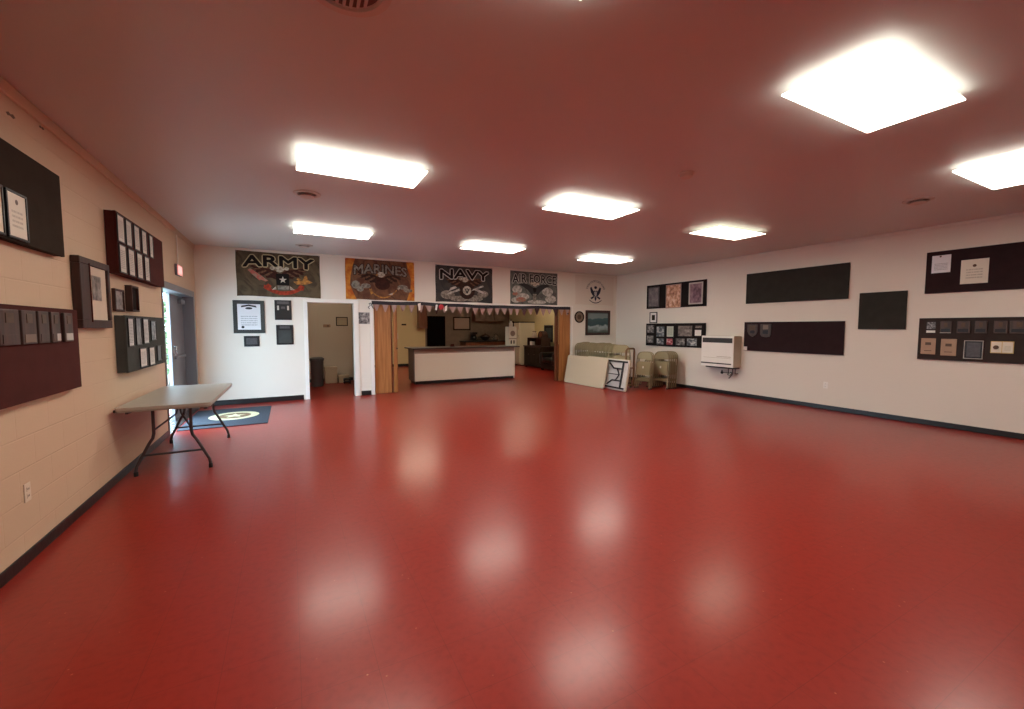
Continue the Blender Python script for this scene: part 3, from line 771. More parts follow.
def arc_band(cx, z_mid, half, drop, th, n=14, up=False):
    s = 1 if up else -1
    top = []; bot = []
    for i in range(n+1):
        u = -1+2*i/n; z = z_mid-s*drop*(u*u)
        top.append((cx+u*half, z+th/2)); bot.append((cx+u*half, z-th/2))
    return top+bot[::-1]
WING = [(.485, .50), (.46, .60), (.40, .655), (.30, .675), (.19, .70), (.15, .66), (.2, .635), (.17, .60), (.225, .575), (.2, .535), (.27, .52), (.26, .475), (.33, .47), (.34, .42), (.40, .43), (.47, .38)]
def flag(label, a0, a1, z0, z1, cloth, tx, tcol, tout, art, tz=(.70, .93), tw=.82, bend=.06, y=YB):
    w, h = a1-a0, z1-z0
    t = thing('wall_flag', label, 'flag', ((a0+a1)/2, y, z0), 0, None)
    mb = MB(); nx, nz = 36, 22
    def wave(u, v):
        if tx is None: return -.012-.009*max(0.0, 1-u/.34)*math.sin(u*44+v*5)
        return -.008-.0035*math.sin(u*15+v*3)-.002*math.sin(v*9+u*4)
    def edge(u, v):
        # slight sag of the hem between the pins
        x = -w/2+u*w+.004*math.sin(v*7); z = v*h-.012*math.sin(u*PI)*(v-.3)+.006*math.sin(u*11)*(1-v)
        return x, z
    g = [[None]*(nz+1) for _ in range(nx+1)]
    for i in range(nx+1):
        for j in range(nz+1):
            u, v = i/nx, j/nz; x, z = edge(u, v)
            g[i][j] = mb.bm.verts.new((x, wave(u, v), z))
    for i in range(nx):
        for j in range(nz): mb.bm.faces.new((g[i][j], g[i+1][j], g[i+1][j+1], g[i][j+1]))
    r = bmesh.ops.extrude_face_region(mb.bm, geom=list(mb.bm.faces))
    for v in r['geom']:
        if isinstance(v, bmesh.types.BMVert): v.co.y += .0015
    obj('cloth', mb, cloth, t, smooth=True)
    yy = -.0155 if tx else -.0185
    for pn, mt, polys, lay in art:
        for k, pts in enumerate(polys):
            q = yy-.0012*lay-.0002*k
            obj(pn, MB().prism([((u-.5)*w, v*h) for u, v in pts], q-.0002, q), mt, t)
    if tx:
        hw_ = tw*w/2
        def warp(px, pz):
            q = px/hw_
            return (px*(1+.0*pz), pz-bend*h*q*q*(1.0))
        th_ = (tz[1]-tz[0])*h
        text_part('letter_outline', tx, tw*w, th_, tout, t, 0, tz[0]*h, yy-.0085, 0, warp, .001, fat=.06*tw*w/len(tx)+.012)
        text_part('lettering', tx, tw*w, th_, tcol, t, 0, tz[0]*h, yy-.0112, 0, warp, .001, fat=.034*tw*w/len(tx)+.001)
    for s in (-1, 1):
        obj('pin', MB().lathe([(.006, -.02), (.004, -.001)], (s*(w/2-.015), 0, h-.02), 10, 'Y'), m_silver, t)
    return t
def cloth_mat(name, a, b, sc=5): return M(name, a, .75, rgb2=b, vscale=sc, bump=.08, bscale=200, spec=.15, coords='Generated')
def mirror(p): return [(1-u, v) for u, v in p][::-1]
f_black = M('flag_black', (26, 22, 20), .7, spec=.15); f_tan = M('flag_tan', (186, 172, 136), .7, spec=.15)
f_maroon = M('flag_maroon', (70, 36, 28), .7, rgb2=(52, 30, 24), vscale=18, spec=.15); f_white = M('flag_white', (206, 196, 178), .7, rgb2=(150, 138, 122), vscale=22, spec=.15)
f_red = M('flag_red', (170, 66, 44), .7, rgb2=(128, 52, 36), vscale=20, spec=.15); f_gold = M('flag_gold', (196, 140, 70), .7, rgb2=(140, 100, 60), vscale=20, spec=.15)
f_pink = M('flag_rose', (176, 92, 80), .7, rgb2=(150, 130, 110), vscale=26, spec=.15)
f_outline = M('flag_pale_outline', (190, 190, 182), .7, spec=.15); f_grey = M('flag_grey', (150, 144, 132), .7, rgb2=(104, 98, 90), vscale=24, spec=.15); f_lgrey = M('flag_light_grey', (198, 194, 184), .7, rgb2=(146, 142, 134), vscale=16, spec=.15)
f_brown = M('flag_brown', (62, 42, 32), .7, rgb2=(46, 30, 26), vscale=20, spec=.15); f_orange = M('flag_orange', (206, 138, 56), .7, rgb2=(176, 92, 40), vscale=9, spec=.15)
f_slate = M('flag_slate', (52, 52, 52), .7, spec=.15)
f_blue = M('flag_dark_blue', (52, 54, 70), .7, spec=.15)
HEAD = [(.445, .63), (.455, .67), (.48, .695), (.515, .695), (.545, .67), (.56, .63), (.54, .585), (.5, .555), (.46, .58)]
BEAK = [(.455, .645), (.425, .625), (.43, .60), (.45, .612)]
BODY = [(.45, .56), (.55, .56), (.575, .46), (.55, .36), (.5, .30), (.45, .36), (.425, .46)]
SW = [WING, mirror(WING)]
COVERT = [(.485, .52), (.46, .60), (.40, .655), (.30, .675), (.19, .70), (.2, .672), (.30, .642), (.40, .618), (.455, .565)]
FEATHER = [(.24, .535), (.33, .60), (.35, .58), (.29, .52)], [(.31, .475), (.40, .57), (.42, .55), (.36, .47)], [(.18, .615), (.27, .635), (.28, .615), (.2, .59)]
SC2 = [COVERT, mirror(COVERT)]+list(FEATHER)+[mirror(q) for q in FEATHER]
f_covert = M('flag_feather_brown', (116, 84, 62), .7, rgb2=(84, 56, 42), vscale=30, spec=.15)
AR = 1.69
flag('olive-brown flag reading ARMY with a white star badge', -.868, .603, 2.105, 2.978, cloth_mat('army_cloth', (98, 86, 66), (76, 64, 50)), 'ARMY', f_black, f_tan, [
    ('eagle_wing', f_maroon, SW, 0), ('wing_covert', f_covert, SC2, .6), ('banner_band', f_pink, [[(.13, .58), (.16, .62), (.29, .46), (.36, .36), (.33, .34), (.22, .42)], [(.17, .50), (.20, .54), (.30, .40), (.26, .36)]], 1),
    ('torch', f_gold, [[(.78, .40), (.80, .50), (.83, .52), (.84, .42), (.90, .36), (.82, .30), (.70, .30), (.66, .36)], [(.70, .42), (.72, .46), (.76, .42), (.73, .38)]], 1),
    ('eagle_head', f_white, [HEAD, ell(.415, .645, .03, .045, 12), ell(.585, .65, .03, .04, 12)], 11), ('badge', f_black, [[(.455, .27), (.61, .27), (.61, .53), (.455, .53)]], 3),
    ('star', f_white, [star(.535, .39, .05, AR)], 4), ('title_plate', f_grey, [[(.47, .17), (.61, .17), (.61, .26), (.47, .26)]], 3),
    ('ribbon', f_red, [arc_band(.54, .09, .23, -.14, .085, up=True), [(.30, .20), (.36, .30), (.40, .24), (.36, .14)], [(.70, .18), (.74, .30), (.80, .26), (.78, .16)]], 1),
    ('ribbon_end', f_white, [[(.40, .16), (.45, .24), (.455, .17)], [(.62, .17), (.62, .25), (.68, .17)]], 2)], (.69, .92), .84, .035)
flag('brown and orange flag reading MARINES with a spread eagle', 1.095, 2.575, 2.105, 2.985, cloth_mat('marine_cloth', (124, 88, 64), (92, 60, 46)), 'MARINES', f_grey, f_brown, [
    ('flame', f_orange, [[(0, 0), (.0, 1), (.14, 1), (.10, .8), (.07, .55), (.06, .35), (.12, .1), (.15, 0)], [(1, 0), (1, 1), (.88, 1), (.9, .8), (.95, .55), (.94, .3), (.9, .1), (.88, 0)]], 0),
    ('eagle_wing', f_brown, SW, 1), ('wing_covert', f_covert, SC2, 1.6), ('smoke', f_grey, [ell(.14, .36, .06, .1, 14), ell(.2, .26, .05, .07, 14), ell(.28, .34, .07, .06, 14), ell(.82, .34, .08, .06, 14), ell(.9, .26, .07, .05, 14)], 1),
    ('globe', f_maroon, [BODY, ell(.52, .38, .11, .13)], 2), ('eagle_head', f_white, [HEAD], 11), ('beak', f_gold, [BEAK], 13),
    ('ribbon', f_gold, [arc_band(.53, .06, .20, -.2, .035, up=True), [(.33, .24), (.36, .28), (.38, .16), (.35, .12)]], 3), ('highlight', f_white, [[(.6, .14), (.68, .2), (.66, .13)], [(.73, .3), (.78, .34), (.76, .26)]], 3)], (.66, .88), .76, .05)
flag('slate flag reading NAVY with a round anchor badge', 3.08, 4.56, 2.105, 2.972, cloth_mat('navy_cloth', (56, 58, 58), (74, 70, 66)), 'NAVY', f_black, f_outline, [
    ('pale_puff', f_grey, [ell(.2, .2, .12, .12), ell(.4, .1, .16, .08), ell(.66, .12, .16, .09), ell(.82, .25, .1, .1)], 0),
    ('eagle_wing', f_brown, SW, 1), ('wing_covert', f_covert, SC2, 1.6), ('light_beam', f_lgrey, [[(.18, .19), (.2, .24), (.40, .38), (.42, .33)], [(.22, .30), (.25, .40), (.34, .44), (.36, .40)], [(.62, .33), (.64, .38), (.82, .50), (.84, .46)], [(.66, .36), (.85, .24), (.88, .28), (.70, .40)]], 2),
    ('rope_disc', f_brown, [ell(.535, .33, .14, .24)], 2), ('eagle_head', f_white, [HEAD, ell(.42, .65, .03, .04, 12)], 11), ('badge', f_white, [ell(.535, .335, .075, .127)], 4), ('anchor', f_slate, [[(.49, .39), (.51, .39), (.535, .30), (.56, .39), (.58, .39), (.545, .25), (.525, .25)], ell(.535, .38, .012, .03, 10)], 5)], (.66, .90), .84, .035)
flag('grey camouflage-like flag reading AIR FORCE with a V-winged eagle', 5.065, 6.52, 2.085, 2.96, cloth_mat('air_cloth', (112, 116, 110), (84, 86, 82), 7), 'AIR FORCE', f_slate, f_outline, [
    ('pale_puff', f_lgrey, [ell(.14, .45, .1, .12), ell(.25, .25, .14, .1), ell(.78, .42, .12, .13), ell(.85, .2, .12, .12), ell(.55, .1, .2, .06), ell(.12, .14, .1, .08)], 0),
    ('haze', f_pink, [ell(.22, .16, .1, .07), ell(.1, .32, .06, .05)], 1),
    ('eagle_wing', f_slate, [[(.5, .2), (.44, .3), (.36, .44), (.26, .54), (.16, .6), (.24, .64), (.36, .62), (.44, .56), (.5, .48)], mirror([(.5, .2), (.44, .3), (.36, .44), (.26, .54), (.16, .6), (.24, .64), (.36, .62), (.44, .56), (.5, .48)])], 2),
    ('tail', f_grey, [[(.46, .34), (.54, .34), (.53, .14), (.5, .1), (.47, .14)]], 3), ('eagle_head', f_white, [HEAD, ell(.43, .65, .03, .04, 12), ell(.57, .65, .03, .04, 12)], 11), ('shield', f_black, [[(.46, .52), (.54, .52), (.53, .42), (.5, .37), (.47, .42)]], 4)], (.67, .92), .92, .03)
# pale seal flag in the corner
cg = flag('pale cream flag with a dark blue eagle seal in the far corner', 7.12, 8.5, 2.14, 2.97, M('seal_flag_cloth', (224, 213, 200), .75, bump=.1, bscale=6, spec=.15), None, None, None, [
    ('eagle', f_blue, [[(.515, .27), (.445, .32), (.395, .42), (.37, .58), (.405, .62), (.435, .54), (.46, .47), (.485, .50), (.515, .47), (.545, .50), (.57, .47), (.595, .54), (.625, .62), (.66, .58), (.635, .42), (.585, .32)], ell(.515, .60, .038, .05, 14), [(.38, .24), (.47, .31), (.48, .26), (.41, .19)], [(.65, .24), (.56, .31), (.55, .26), (.62, .19)], [(.485, .27), (.545, .27), (.535, .18), (.515, .13), (.495, .18)]], 0),
    ('shield', M('flag_pale_shield', (186, 178, 176), .7), [[(.475, .46), (.555, .46), (.545, .34), (.515, .29), (.485, .34)]], 1),
    ('motto_band', f_blue, [arc_band(.515, .07, .16, -.10, .028, up=True)], 0)])
vs, fs = text_mesh('UNITED STATES COAST GUARD', 1.0, 1.0, .01, 1.1)
mb = MB(); a_ = []
for px, pz in vs:
    an = PI/2-px*2.5; rad = .285+(pz)*.05
    a_.append(mb.bm.verts.new((.02+rad*math.cos(an)*1.08, -.0195, .345+rad*math.sin(an)*1.08)))
for f in fs:
    try: mb.bm.faces.new([a_[i] for i in f])
    except ValueError: pass
obj('lettering', mb, f_blue, cg)

# ------------------------------------------------------------------ serving opening
# folded wooden doors at both sides
def folding_door(name, label, panels):
    t = thing(name, label, 'folding door', (0, 0, 0)); t['kind'] = 'structure'
    for (x0, y0), (x1, y1), mt in panels:
        v = Vector((x1-x0, y1-y0)).normalized(); nrm = Vector((-v.y, v.x))*.014
        mb = MB().prism_z([(x0-nrm.x, y0-nrm.y), (x1-nrm.x, y1-nrm.y), (x1+nrm.x, y1+nrm.y), (x0+nrm.x, y0+nrm.y)], .012, 2.02)
        obj('panel', mb, mt, t)
    return t
folding_door('door_2', 'oak folding door gathered at the left of the serving opening', [((1.68, 9.76), (2.03, 9.74), m_oak), ((2.055, 9.77), (2.06, 10.10), m_oak_dark), ((2.09, 9.74), (2.155, 9.75), m_oak), ((2.17, 9.77), (2.18, 10.10), m_oak)])
folding_door('door_3', 'oak folding door gathered at the right of the serving opening', [((6.60, 9.73), (6.965, 9.74), m_oak), ((6.50, 9.735), (6.505, 9.80), m_oak_dark), ((6.53, 9.74), (6.585, 9.75), m_oak_dark)])
obj('knob', MB().lathe([(.012, 0), (.02, -.02), (.012, -.04), (.004, -.045)], (2.165, 9.735, 1.02), 14, 'Y'), m_bronze, bpy.data.objects['door_2'], smooth=True)
obj('hook', MB().lathe([(.02, 0), (.03, -.02), (.015, -.05)], (6.86, 9.72, 1.88), 14, 'Y'), m_black, bpy.data.objects['door_3'], smooth=True)
# bunting
t = thing('bunting', 'dark bunting ribbon with pale pennants along the top of the serving opening', 'bunting', (1.62, YB-.025, 2.0))
Lb = 5.32; n = 60
def band_z(u): return .045-.014*math.sin(u*PI*5)**2-.02*u+.012*math.sin(u*9)
top = [(u*Lb, band_z(u)+.035) for u in [i/n for i in range(n+1)]]; bot = [(u*Lb, band_z(u)-.042) for u in [i/n for i in range(n+1)]]
mb = MB()
va = [mb.bm.verts.new((x, -.004*math.sin(x*9)-.006, z)) for x, z in top]; vb = [mb.bm.verts.new((x, -.004*math.sin(x*9+1)-.014, z)) for x, z in bot]
for i in range(n): mb.bm.faces.new((va[i], vb[i], vb[i+1], va[i+1]))
r = bmesh.ops.extrude_face_region(mb.bm, geom=list(mb.bm.faces))
for v in r['geom']:
    if isinstance(v, bmesh.types.BMVert): v.co.y += .003
obj('ribbon', mb, m_navy, t)
np_ = 27
for i in range(np_):
    u = (i+.5)/np_; x = u*Lb; z = band_z(u)-.038
    wd, ht = .078+R.uniform(-.012, .012), .165+R.uniform(-.03, .025); sk = R.uniform(-.02, .02)
    dark = i in (19, 21, 24, 7)
    pm = MB().prism([(x-wd, z), (x+wd, z), (x+.012+sk, z-ht), (x-.012+sk, z-ht)], -.010, -.008)
    o = obj('pennant', pm, m_pennant_d if dark else m_pennant, t)
    if dark: o['label'] = 'dark red pennant'
x = 1.58
mb = MB()
for k in range(7):
    a = k*2*PI/7; mb.lathe([(.032, -.03), (.022, -.045)], (x+.035*math.cos(a), 0, -.02+.035*math.sin(a)), 10, 'Y')
mb.lathe([(.03, -.045), (.02, -.06)], (x, 0, -.02), 12, 'Y')
o = obj('rosette', mb, m_red, t); o['label'] = 'red rosette'
mb = MB().prism([(1.68, .0), (1.73, .02), (1.72, -.1), (1.67, -.12)], -.03, -.025).prism([(1.45, .03), (1.5, .03), (1.47, -.1), (1.43, -.09)], -.03, -.025).prism([(1.02, .04), (1.09, .06), (1.08, -.1), (1.04, -.12)], -.03, -.025)
obj('white_streamer', mb, m_sticker, t)
mb = MB().tube([(-.02, -.02, .03), (-.06, -.03, .02), (-.03, -.035, -.02), (-.08, -.03, -.06), (-.05, -.03, -.1)], .01, 6).tube([(-.02, -.02, .03), (.0, -.035, -.03), (.03, -.03, -.09)], .01, 6)
obj('bow_tail', mb, m_grey_plate, t, smooth=True)

# counter
t = thing('serving_counter', 'white-fronted serving counter with a dark top in the kitchen opening', 'counter', (0, 0, 0))
obj('body', MB().box(2.85, 5.80, 10.875, 11.45, .08, .925), m_counter_grey, t)
obj('front_panel', MB().box(2.865, 5.795, 10.855, 10.875, .085, .805, .003), m_counter_white, t)
obj('under_top_band', MB().box(2.855, 5.795, 10.862, 10.875, .808, .925), m_counter_band, t)  # darker strip paints the shade under the countertop's overhang
obj('toe_kick', MB().box(2.9, 5.8, 10.92, 11.4, 0, .08), m_base, t)
obj('countertop', MB().box(2.78, 5.90, 10.70, 11.6, .925, .960, .008), m_counter_top, t)
obj('end_panel', MB().box(5.80, 5.82, 10.86, 11.45, .02, .925), m_counter_white, t)
# white patterned box on the counter
t = thing('patterned_tin', 'tall white box with a dark round emblem at the right end of the counter', 'box', (5.75, 10.98, .960))
obj('body', MB().box(-.125, .125, -.12, .12, 0, .56, .012), m_fridge, t)
obj('emblem', MB().lathe([(.08, -.121), (.075, -.124)], (0, 0, .36), 24, 'Y'), m_brass_dull, t)
obj('band', MB().box(-.126, .126, -.123, -.12, .2, .22), m_brass_dull, t)
obj('figure', MB().prism([(-.07, .06), (-.03, .06), (-.03, .15), (-.05, .17), (-.07, .15)], -.124, -.121).prism([(.02, .06), (.06, .06), (.06, .15), (.04, .17), (.02, .15)], -.124, -.121), m_felt_brown, t)
t = thing('bottle', 'small pale bottle standing on top of the tall white box', 'bottle', (5.76, 10.99, 1.521))
obj('glass', MB().lathe([(.05, 0), (.055, .02), (.055, .10), (.025, .15), (.022, .17)], n=18), m_fridge, t, smooth=True)
obj('cap', MB().lathe([(.026, .17), (.026, .20), (.02, .205)], n=14), m_felt_brown, t)
t = thing('small_frame', 'small dark framed card on top of the tall white box', 'picture frame', (5.83, 11.03, 1.521))
obj('card', MB().box(-.045, .045, -.01, .01, 0, .16, .003), m_felt_brown, t)
t = thing('card_holder', 'small dark holder low on the counter in front of the kitchen', 'holder', (4.02, 11.2, .960))
obj('base', MB().box(-.06, .06, -.04, .04, 0, .012, .003), m_black, t)
obj('upright', MB().prism_x([(-.02, .012), (.03, .012), (.0, .075), (-.01, .075)], -.05, .05), m_felt_maroon, t)

# kitchen background
t = thing('wall_cabinet', 'brown wall cabinet hanging in the kitchen corner', 'cabinet', (4.66, 16.24, 1.455))
obj('body', MB().box(-.26, .05, -.32, 0, 0, 1.0, .005), m_oak_dark, t)
obj('door', MB().box(-.25, .04, -.34, -.32, .01, .99, .004), m_oak_dark, t)
struct('dark_doorway', MB().box(4.88, 5.65, Y1-.03, Y1, 0, 1.95), M('unlit_doorway_dark', (16, 11, 10), .9, spec=.05))  # near-black slab painted in place of the unlit opening
w = MB().box(4.80, 4.88, Y1-.05, Y1, 0, 2.03).box(5.65, 5.73, Y1-.05, Y1, 0, 2.03).box(4.88, 5.65, Y1-.05, Y1, 1.95, 2.03)
struct('trim_8', w, m_taupe)
framed('notice_board', 'pale notice board on the kitchen wall beyond the counter', 'notice board', 'B', Y1, 6.0, 6.76, 1.38, 1.93, m_felt_brown, m_counter_band, .05, .03)
sheet('door_sign', 'small dark sign on the cream kitchen wall', 'B', 16.25, 3.80, 3.98, 1.57, 1.63, m_felt_brown)
t = thing('wall_phone', 'small dark wall phone at the left of the cream kitchen wall', 'phone', (3.60, 16.25, 1.05))
obj('body', MB().box(-.05, .05, -.06, -.002, 0, .22, .01), m_plate, t)
obj('handset', MB().box(-.045, -.005, -.1, -.06, -.01, .26, .012), m_felt_brown, t)
# back counter with coffee things
t = thing('back_counter', 'dark base cabinet along the kitchen wall under the coffee machine', 'cabinet', (0, 0, 0))
obj('body', MB().box(6.3, 8.1, 15.95, Y1-.01, .1, .90), m_oak_dark, t)
for k in range(3): 
    dd = obj('door', MB().box(6.32+.6*k, 6.88+.6*k, 15.93, 15.95, .12, .88, .004), m_oak_dark, t)
    obj('knob', MB().lathe([(.012, 0), (.016, -.025)], (6.82+.6*k, 15.93, .7), 10, 'Y'), m_bronze, dd)
obj('worktop', MB().box(6.25, 8.15, 15.9, Y1-.01, .90, .94, .006), m_black, t)
t = thing('coffee_maker', 'black coffee maker on the back kitchen worktop', 'coffee maker', (6.75, 16.2, .94))
obj('body', MB().box(-.11, .11, .02, .14, 0, .36, .012).box(-.11, .11, -.14, .02, 0, .05, .01).box(-.11, .11, -.14, .02, .27, .36, .012), m_black, t)
obj('carafe', MB().lathe([(.06, .055), (.085, .09), (.085, .15), (.05, .22), (.055, .24)], (0, -.07, 0), 18), m_black_gloss, t, smooth=True)
t = thing('wok', 'dark wok with a silver rim on the back kitchen worktop', 'pan', (7.25, 16.15, .94))
obj('bowl', MB().lathe([(.05, 0), (.14, .04), (.22, .14), (.23, .17), (.215, .165), (.12, .05), (.03, .02)], n=28), m_black, t, smooth=True)
obj('lid', MB().lathe([(.22, .172), (.15, .24), (.04, .27), (.02, .27)], n=28), m_chrome, t, smooth=True)
obj('lid_knob', MB().lathe([(.02, .27), (.03, .3), (.015, .31)], n=14), m_black, t)
t = thing('kettle', 'dark round kettle next to the wok on the back worktop', 'kettle', (7.72, 16.1, .94))
obj('body', MB().lathe([(.1, 0), (.13, .04), (.12, .12), (.06, .19), (.03, .2)], n=22), m_counter_top, t, smooth=True)
obj('handle', MB().tube([(-.09, 0, .14), (-.07, 0, .25), (0, 0, .29), (.07, 0, .25), (.09, 0, .14)], .01), m_black, t, smooth=True)
obj('spout', MB().tube([(-.1, 0, .08), (-.17, 0, .14), (-.19, 0, .17)], .018), m_counter_top, t, smooth=True)
t = thing('wall_cabinet', 'long brown wall cabinet above the back kitchen worktop', 'cabinet', (7.5, Y1, 1.75))
obj('body', MB().box(-.65, .65, -.33, -.003, 0, .8, .004), m_oak_dark, t)
for k in range(3): obj('door', MB().box(-.64+.43*k, -.22+.43*k, -.35, -.33, .01, .79, .004), m_taupe, t)
# refrigerator at the right wall
t = thing('refrigerator', 'cream refrigerator beyond the right end of the counter', 'refrigerator', (8.27, 14.80, 0), -PI/2)
obj('cabinet', MB().box(-.42, .42, -.30, .33, .03, 1.68, .01), m_fridge, t)
dd = obj('door', MB().box(-.42, .42, -.36, -.305, .08, 1.15, .012), m_fridge, t); obj('handle', MB().box(.34, .37, -.40, -.36, .7, 1.1, .008), m_fridge, dd)
dd = obj('freezer_door', MB().box(-.42, .42, -.36, -.305, 1.165, 1.67, .012), m_fridge, t); obj('handle', MB().box(.34, .37, -.40, -.36, 1.2, 1.4, .008), m_fridge, dd)
obj('top_panel', MB().box(-.43, .43, -.37, .33, 1.68, 1.72, .006), m_felt_brown, t)
obj('foot', MB().box(-.4, .4, -.28, .3, 0, .03), m_black, t)
# sideboard
t = thing('sideboard', 'dark wooden sideboard with cluttered top against the kitchen right wall', 'sideboard', (8.26, 13.42, 0), -PI/2)
obj('body', MB().box(-.62, .62, -.33, .33, .05, .78, .004), m_dark_wood, t)
obj('top', MB().box(-.65, .65, -.36, .34, .78, .81, .006), m_dark_wood, t)
for k in range(3):
    dd = obj('door', MB().box(-.6+.41*k, -.21+.41*k, -.345, -.33, .08, .75, .004), m_felt_brown, t)
    obj('knob', MB().lathe([(.012, 0), (.016, -.02)], (-.25+.41*k, -.345, .5), 10, 'Y'), m_bronze, dd)
obj('leg', MB().box(-.6, -.54, -.3, -.24, 0, .05).box(.54, .6, -.3, -.24, 0, .05).box(-.6, -.54, .24, .3, 0, .05).box(.54, .6, .24, .3, 0, .05), m_dark_wood, t)
t = thing('wooden_crate', 'brown open wooden crate lying on the sideboard', 'crate', (8.2, 13.42, .81), -PI/2)
mb = MB().box(-.5, .5, -.2, .2, 0, .02).box(-.5, .5, .18, .2, .02, .28).box(-.5, -.48, -.2, .18, .02, .28).box(.48, .5, -.2, .18, .02, .28).box(-.5, .5, -.2, .2, .28, .30)
obj('box', mb, m_dark_wood, t)
obj('back_panel', MB().box(-.47, .47, .165, .18, .02, .28), m_oak_dark, t)
t = thing('carton', 'small white carton inside the crate on the sideboard', 'carton', (8.1, 13.72, .832), -PI/2)
obj('box', MB().box(-.08, .08, -.06, .06, 0, .13, .003), m_sticker, t); obj('flap', MB().box(-.08, .08, -.062, .0, .131, .135), m_sticker, t)
t = thing('mantel_radio', 'brown arched radio on top of the crate', 'radio', (8.2, 13.14, 1.111), -PI/2)
pts = [(-.19, 0), (.19, 0)]+[(.19*math.cos(a), .06+.19*math.sin(a)) for a in [PI*i/14 for i in range(15)]]
obj('case', MB().prism(pts, -.1, .1), m_dark_wood, t)
obj('speaker_cloth', MB().lathe([(.1, -.101), (.095, -.104)], (0, 0, .12), 20, 'Y'), m_oak_dark, t)
t = thing('glass_jar', 'pale storage jar next to the arched radio', 'jar', (8.15, 13.65, 1.111))
obj('body', MB().lathe([(.09, 0), (.1, .03), (.1, .16), (.07, .2), (.07, .21)], n=20), m_counter_band, t, smooth=True)
obj('lid', MB().lathe([(.075, .21), (.075, .24), (.06, .25)], n=18), m_brass_dull, t)
framed('framed_picture', 'dark framed picture on the cream kitchen wall above the black armchair', 'picture', 'R', XR-.012, 13.70, 13.10, .945, 1.575, m_black, m_felt_grey, .04, .025, .05, m_felt_black)
# armchair
t = thing('armchair', 'black leather armchair behind the right folding door', 'armchair', (8.17, 12.22, 0), -PI/2)
obj('base', MB().box(-.45, .45, -.36, .38, .06, .28, .02), m_leather, t)
obj('seat', MB().box(-.31, .31, -.40, .2, .28, .45, .05, 4), m_leather, t, smooth=True)
obj('backrest', MB().box(-.34, .34, .16, .40, .30, .90, .07, 4), m_leather, t, smooth=True)
for s in (-1, 1): obj('armrest', MB().box(s*.39-.085, s*.39+.085, -.40, .36, .2, .62, .06, 4), m_leather, t, smooth=True)
obj('foot', MB().box(-.42, -.36, -.33, -.27, 0, .06).box(.36, .42, -.33, -.27, 0, .06).box(-.42, -.36, .27, .33, 0, .06).box(.36, .42, .27, .33, 0, .06), m_black, t)

# storeroom behind the doorway
t = thing('trash_can', 'dark grey trash can just inside the doorway', 'trash can', (.60, 11.75, 0))
mb = MB().lathe([(.13, .001), (.14, .02), (.15, .64), (.165, .66), (.165, .68), (.14, .68), (.12, .04)], n=24)
obj('body', mb, m_bin, t, smooth=True)
obj('lid', MB().lathe([(.17, .682), (.17, .71), (.12, .745), (.03, .75)], n=24), m_bin, t, smooth=True)
def carton(loc, w, d, h, label):
    t = thing('storage_box', label, 'box', loc)
    obj('body', MB().box(-w/2, w/2, -d/2, d/2, 0, h, .008), m_cream_box, t)
    obj('lid', MB().box(-w/2-.008, w/2+.008, -d/2-.008, d/2+.008, h-.06, h+.006, .006), m_cream_box, t)
carton((.96, 12.36, 0), .30, .34, .43, 'cream lidded box beside the trash can in the doorway')
carton((1.27, 12.3, 0), .26, .3, .20, 'low cream box at the right of the doorway')
t = thing('shoe_rack', 'small black rack low at the right side of the doorway', 'rack', (1.33, 12.0, 0))
obj('shelf', MB().box(-.08, .08, -.12, .12, .04, .06).box(-.08, .08, -.12, .12, .11, .13), m_black, t)
obj('post', MB().box(-.08, -.06, -.12, -.1, 0, .13).box(.06, .08, -.12, -.1, 0, .13).box(-.08, -.06, .1, .12, 0, .13).box(.06, .08, .1, .12, 0, .13), m_black, t)
framed('framed_picture', 'small brown-framed picture on the wall seen through the doorway', 'picture', 'B', 12.65, 1.155, 1.46, 1.54, 1.785, m_felt_brown, m_cream_box, .022, .02)
t = thing('thermostat', 'small pinkish wall plate seen through the doorway', 'thermostat', (.92, 12.65, 1.50))
obj('wall_mount', MB().box(-.09, .09, -.025, -.002, 0, .08, .006), m_paper_tan, t)
obj('dial', MB().lathe([(.025, -.025), (.022, -.032)], (.03, 0, .04), 14, 'Y'), m_brass_dull, t)

# ------------------------------------------------------------------ entrance mat
t = thing('floor_mat', 'charcoal entrance mat with a round cream emblem by the outside door', 'mat', (-.86, 8.42, 0))
obj('pile', MB().box(-.62, .52, -.86, .78, .001, .010, .003), m_mat_grey, t)
obj('emblem', MB().lathe([(.36, .0102), (.36, .0112)], n=40), m_mat_emb, t)
obj('emblem_centre', MB().lathe([(.24, .0113), (.24, .0120)], n=36), m_mat_emb2, t)
obj('emblem_star', MB().prism_z([(.17*(1 if k % 2 == 0 else .45)*math.sin(k*PI/5), .17*(1 if k % 2 == 0 else .45)*math.cos(k*PI/5)) for k in range(10)], .0121, .0128), m_mat_emb, t)

# ------------------------------------------------------------------ folding table by the left wall
def round_rect(w, d, r, n=5):
    pts = []
    for cx, cy, a0 in ((w/2-r, d/2-r, 0), (-w/2+r, d/2-r, PI/2), (-w/2+r, -d/2+r, PI), (w/2-r, -d/2+r, 3*PI/2)):
        for i in range(n+1): pts.append((cx+r*math.cos(a0+i*PI/2/n), cy+r*math.sin(a0+i*PI/2/n)))
    return pts
t = thing('folding_table', 'grey plastic folding table standing by the left wall', 'table', (-1.092, 6.03, 0), math.radians(-.7))
TW, TL = .745, 1.70
obj('tabletop', MB().prism_z(round_rect(TW, TL, .035), .712, .74), m_table, t)
obj('rim', MB().prism_z(round_rect(TW-.01, TL-.01, .03), .695, .712), m_table_rim, t)
under_top_band = MB()
for s in (-1, 1): under_top_band.box(s*(TW/2-.06)-.012, s*(TW/2-.06)+.012, -TL/2+.12, TL/2-.12, .66, .695)
obj('side_rail', under_top_band, m_leg, t)
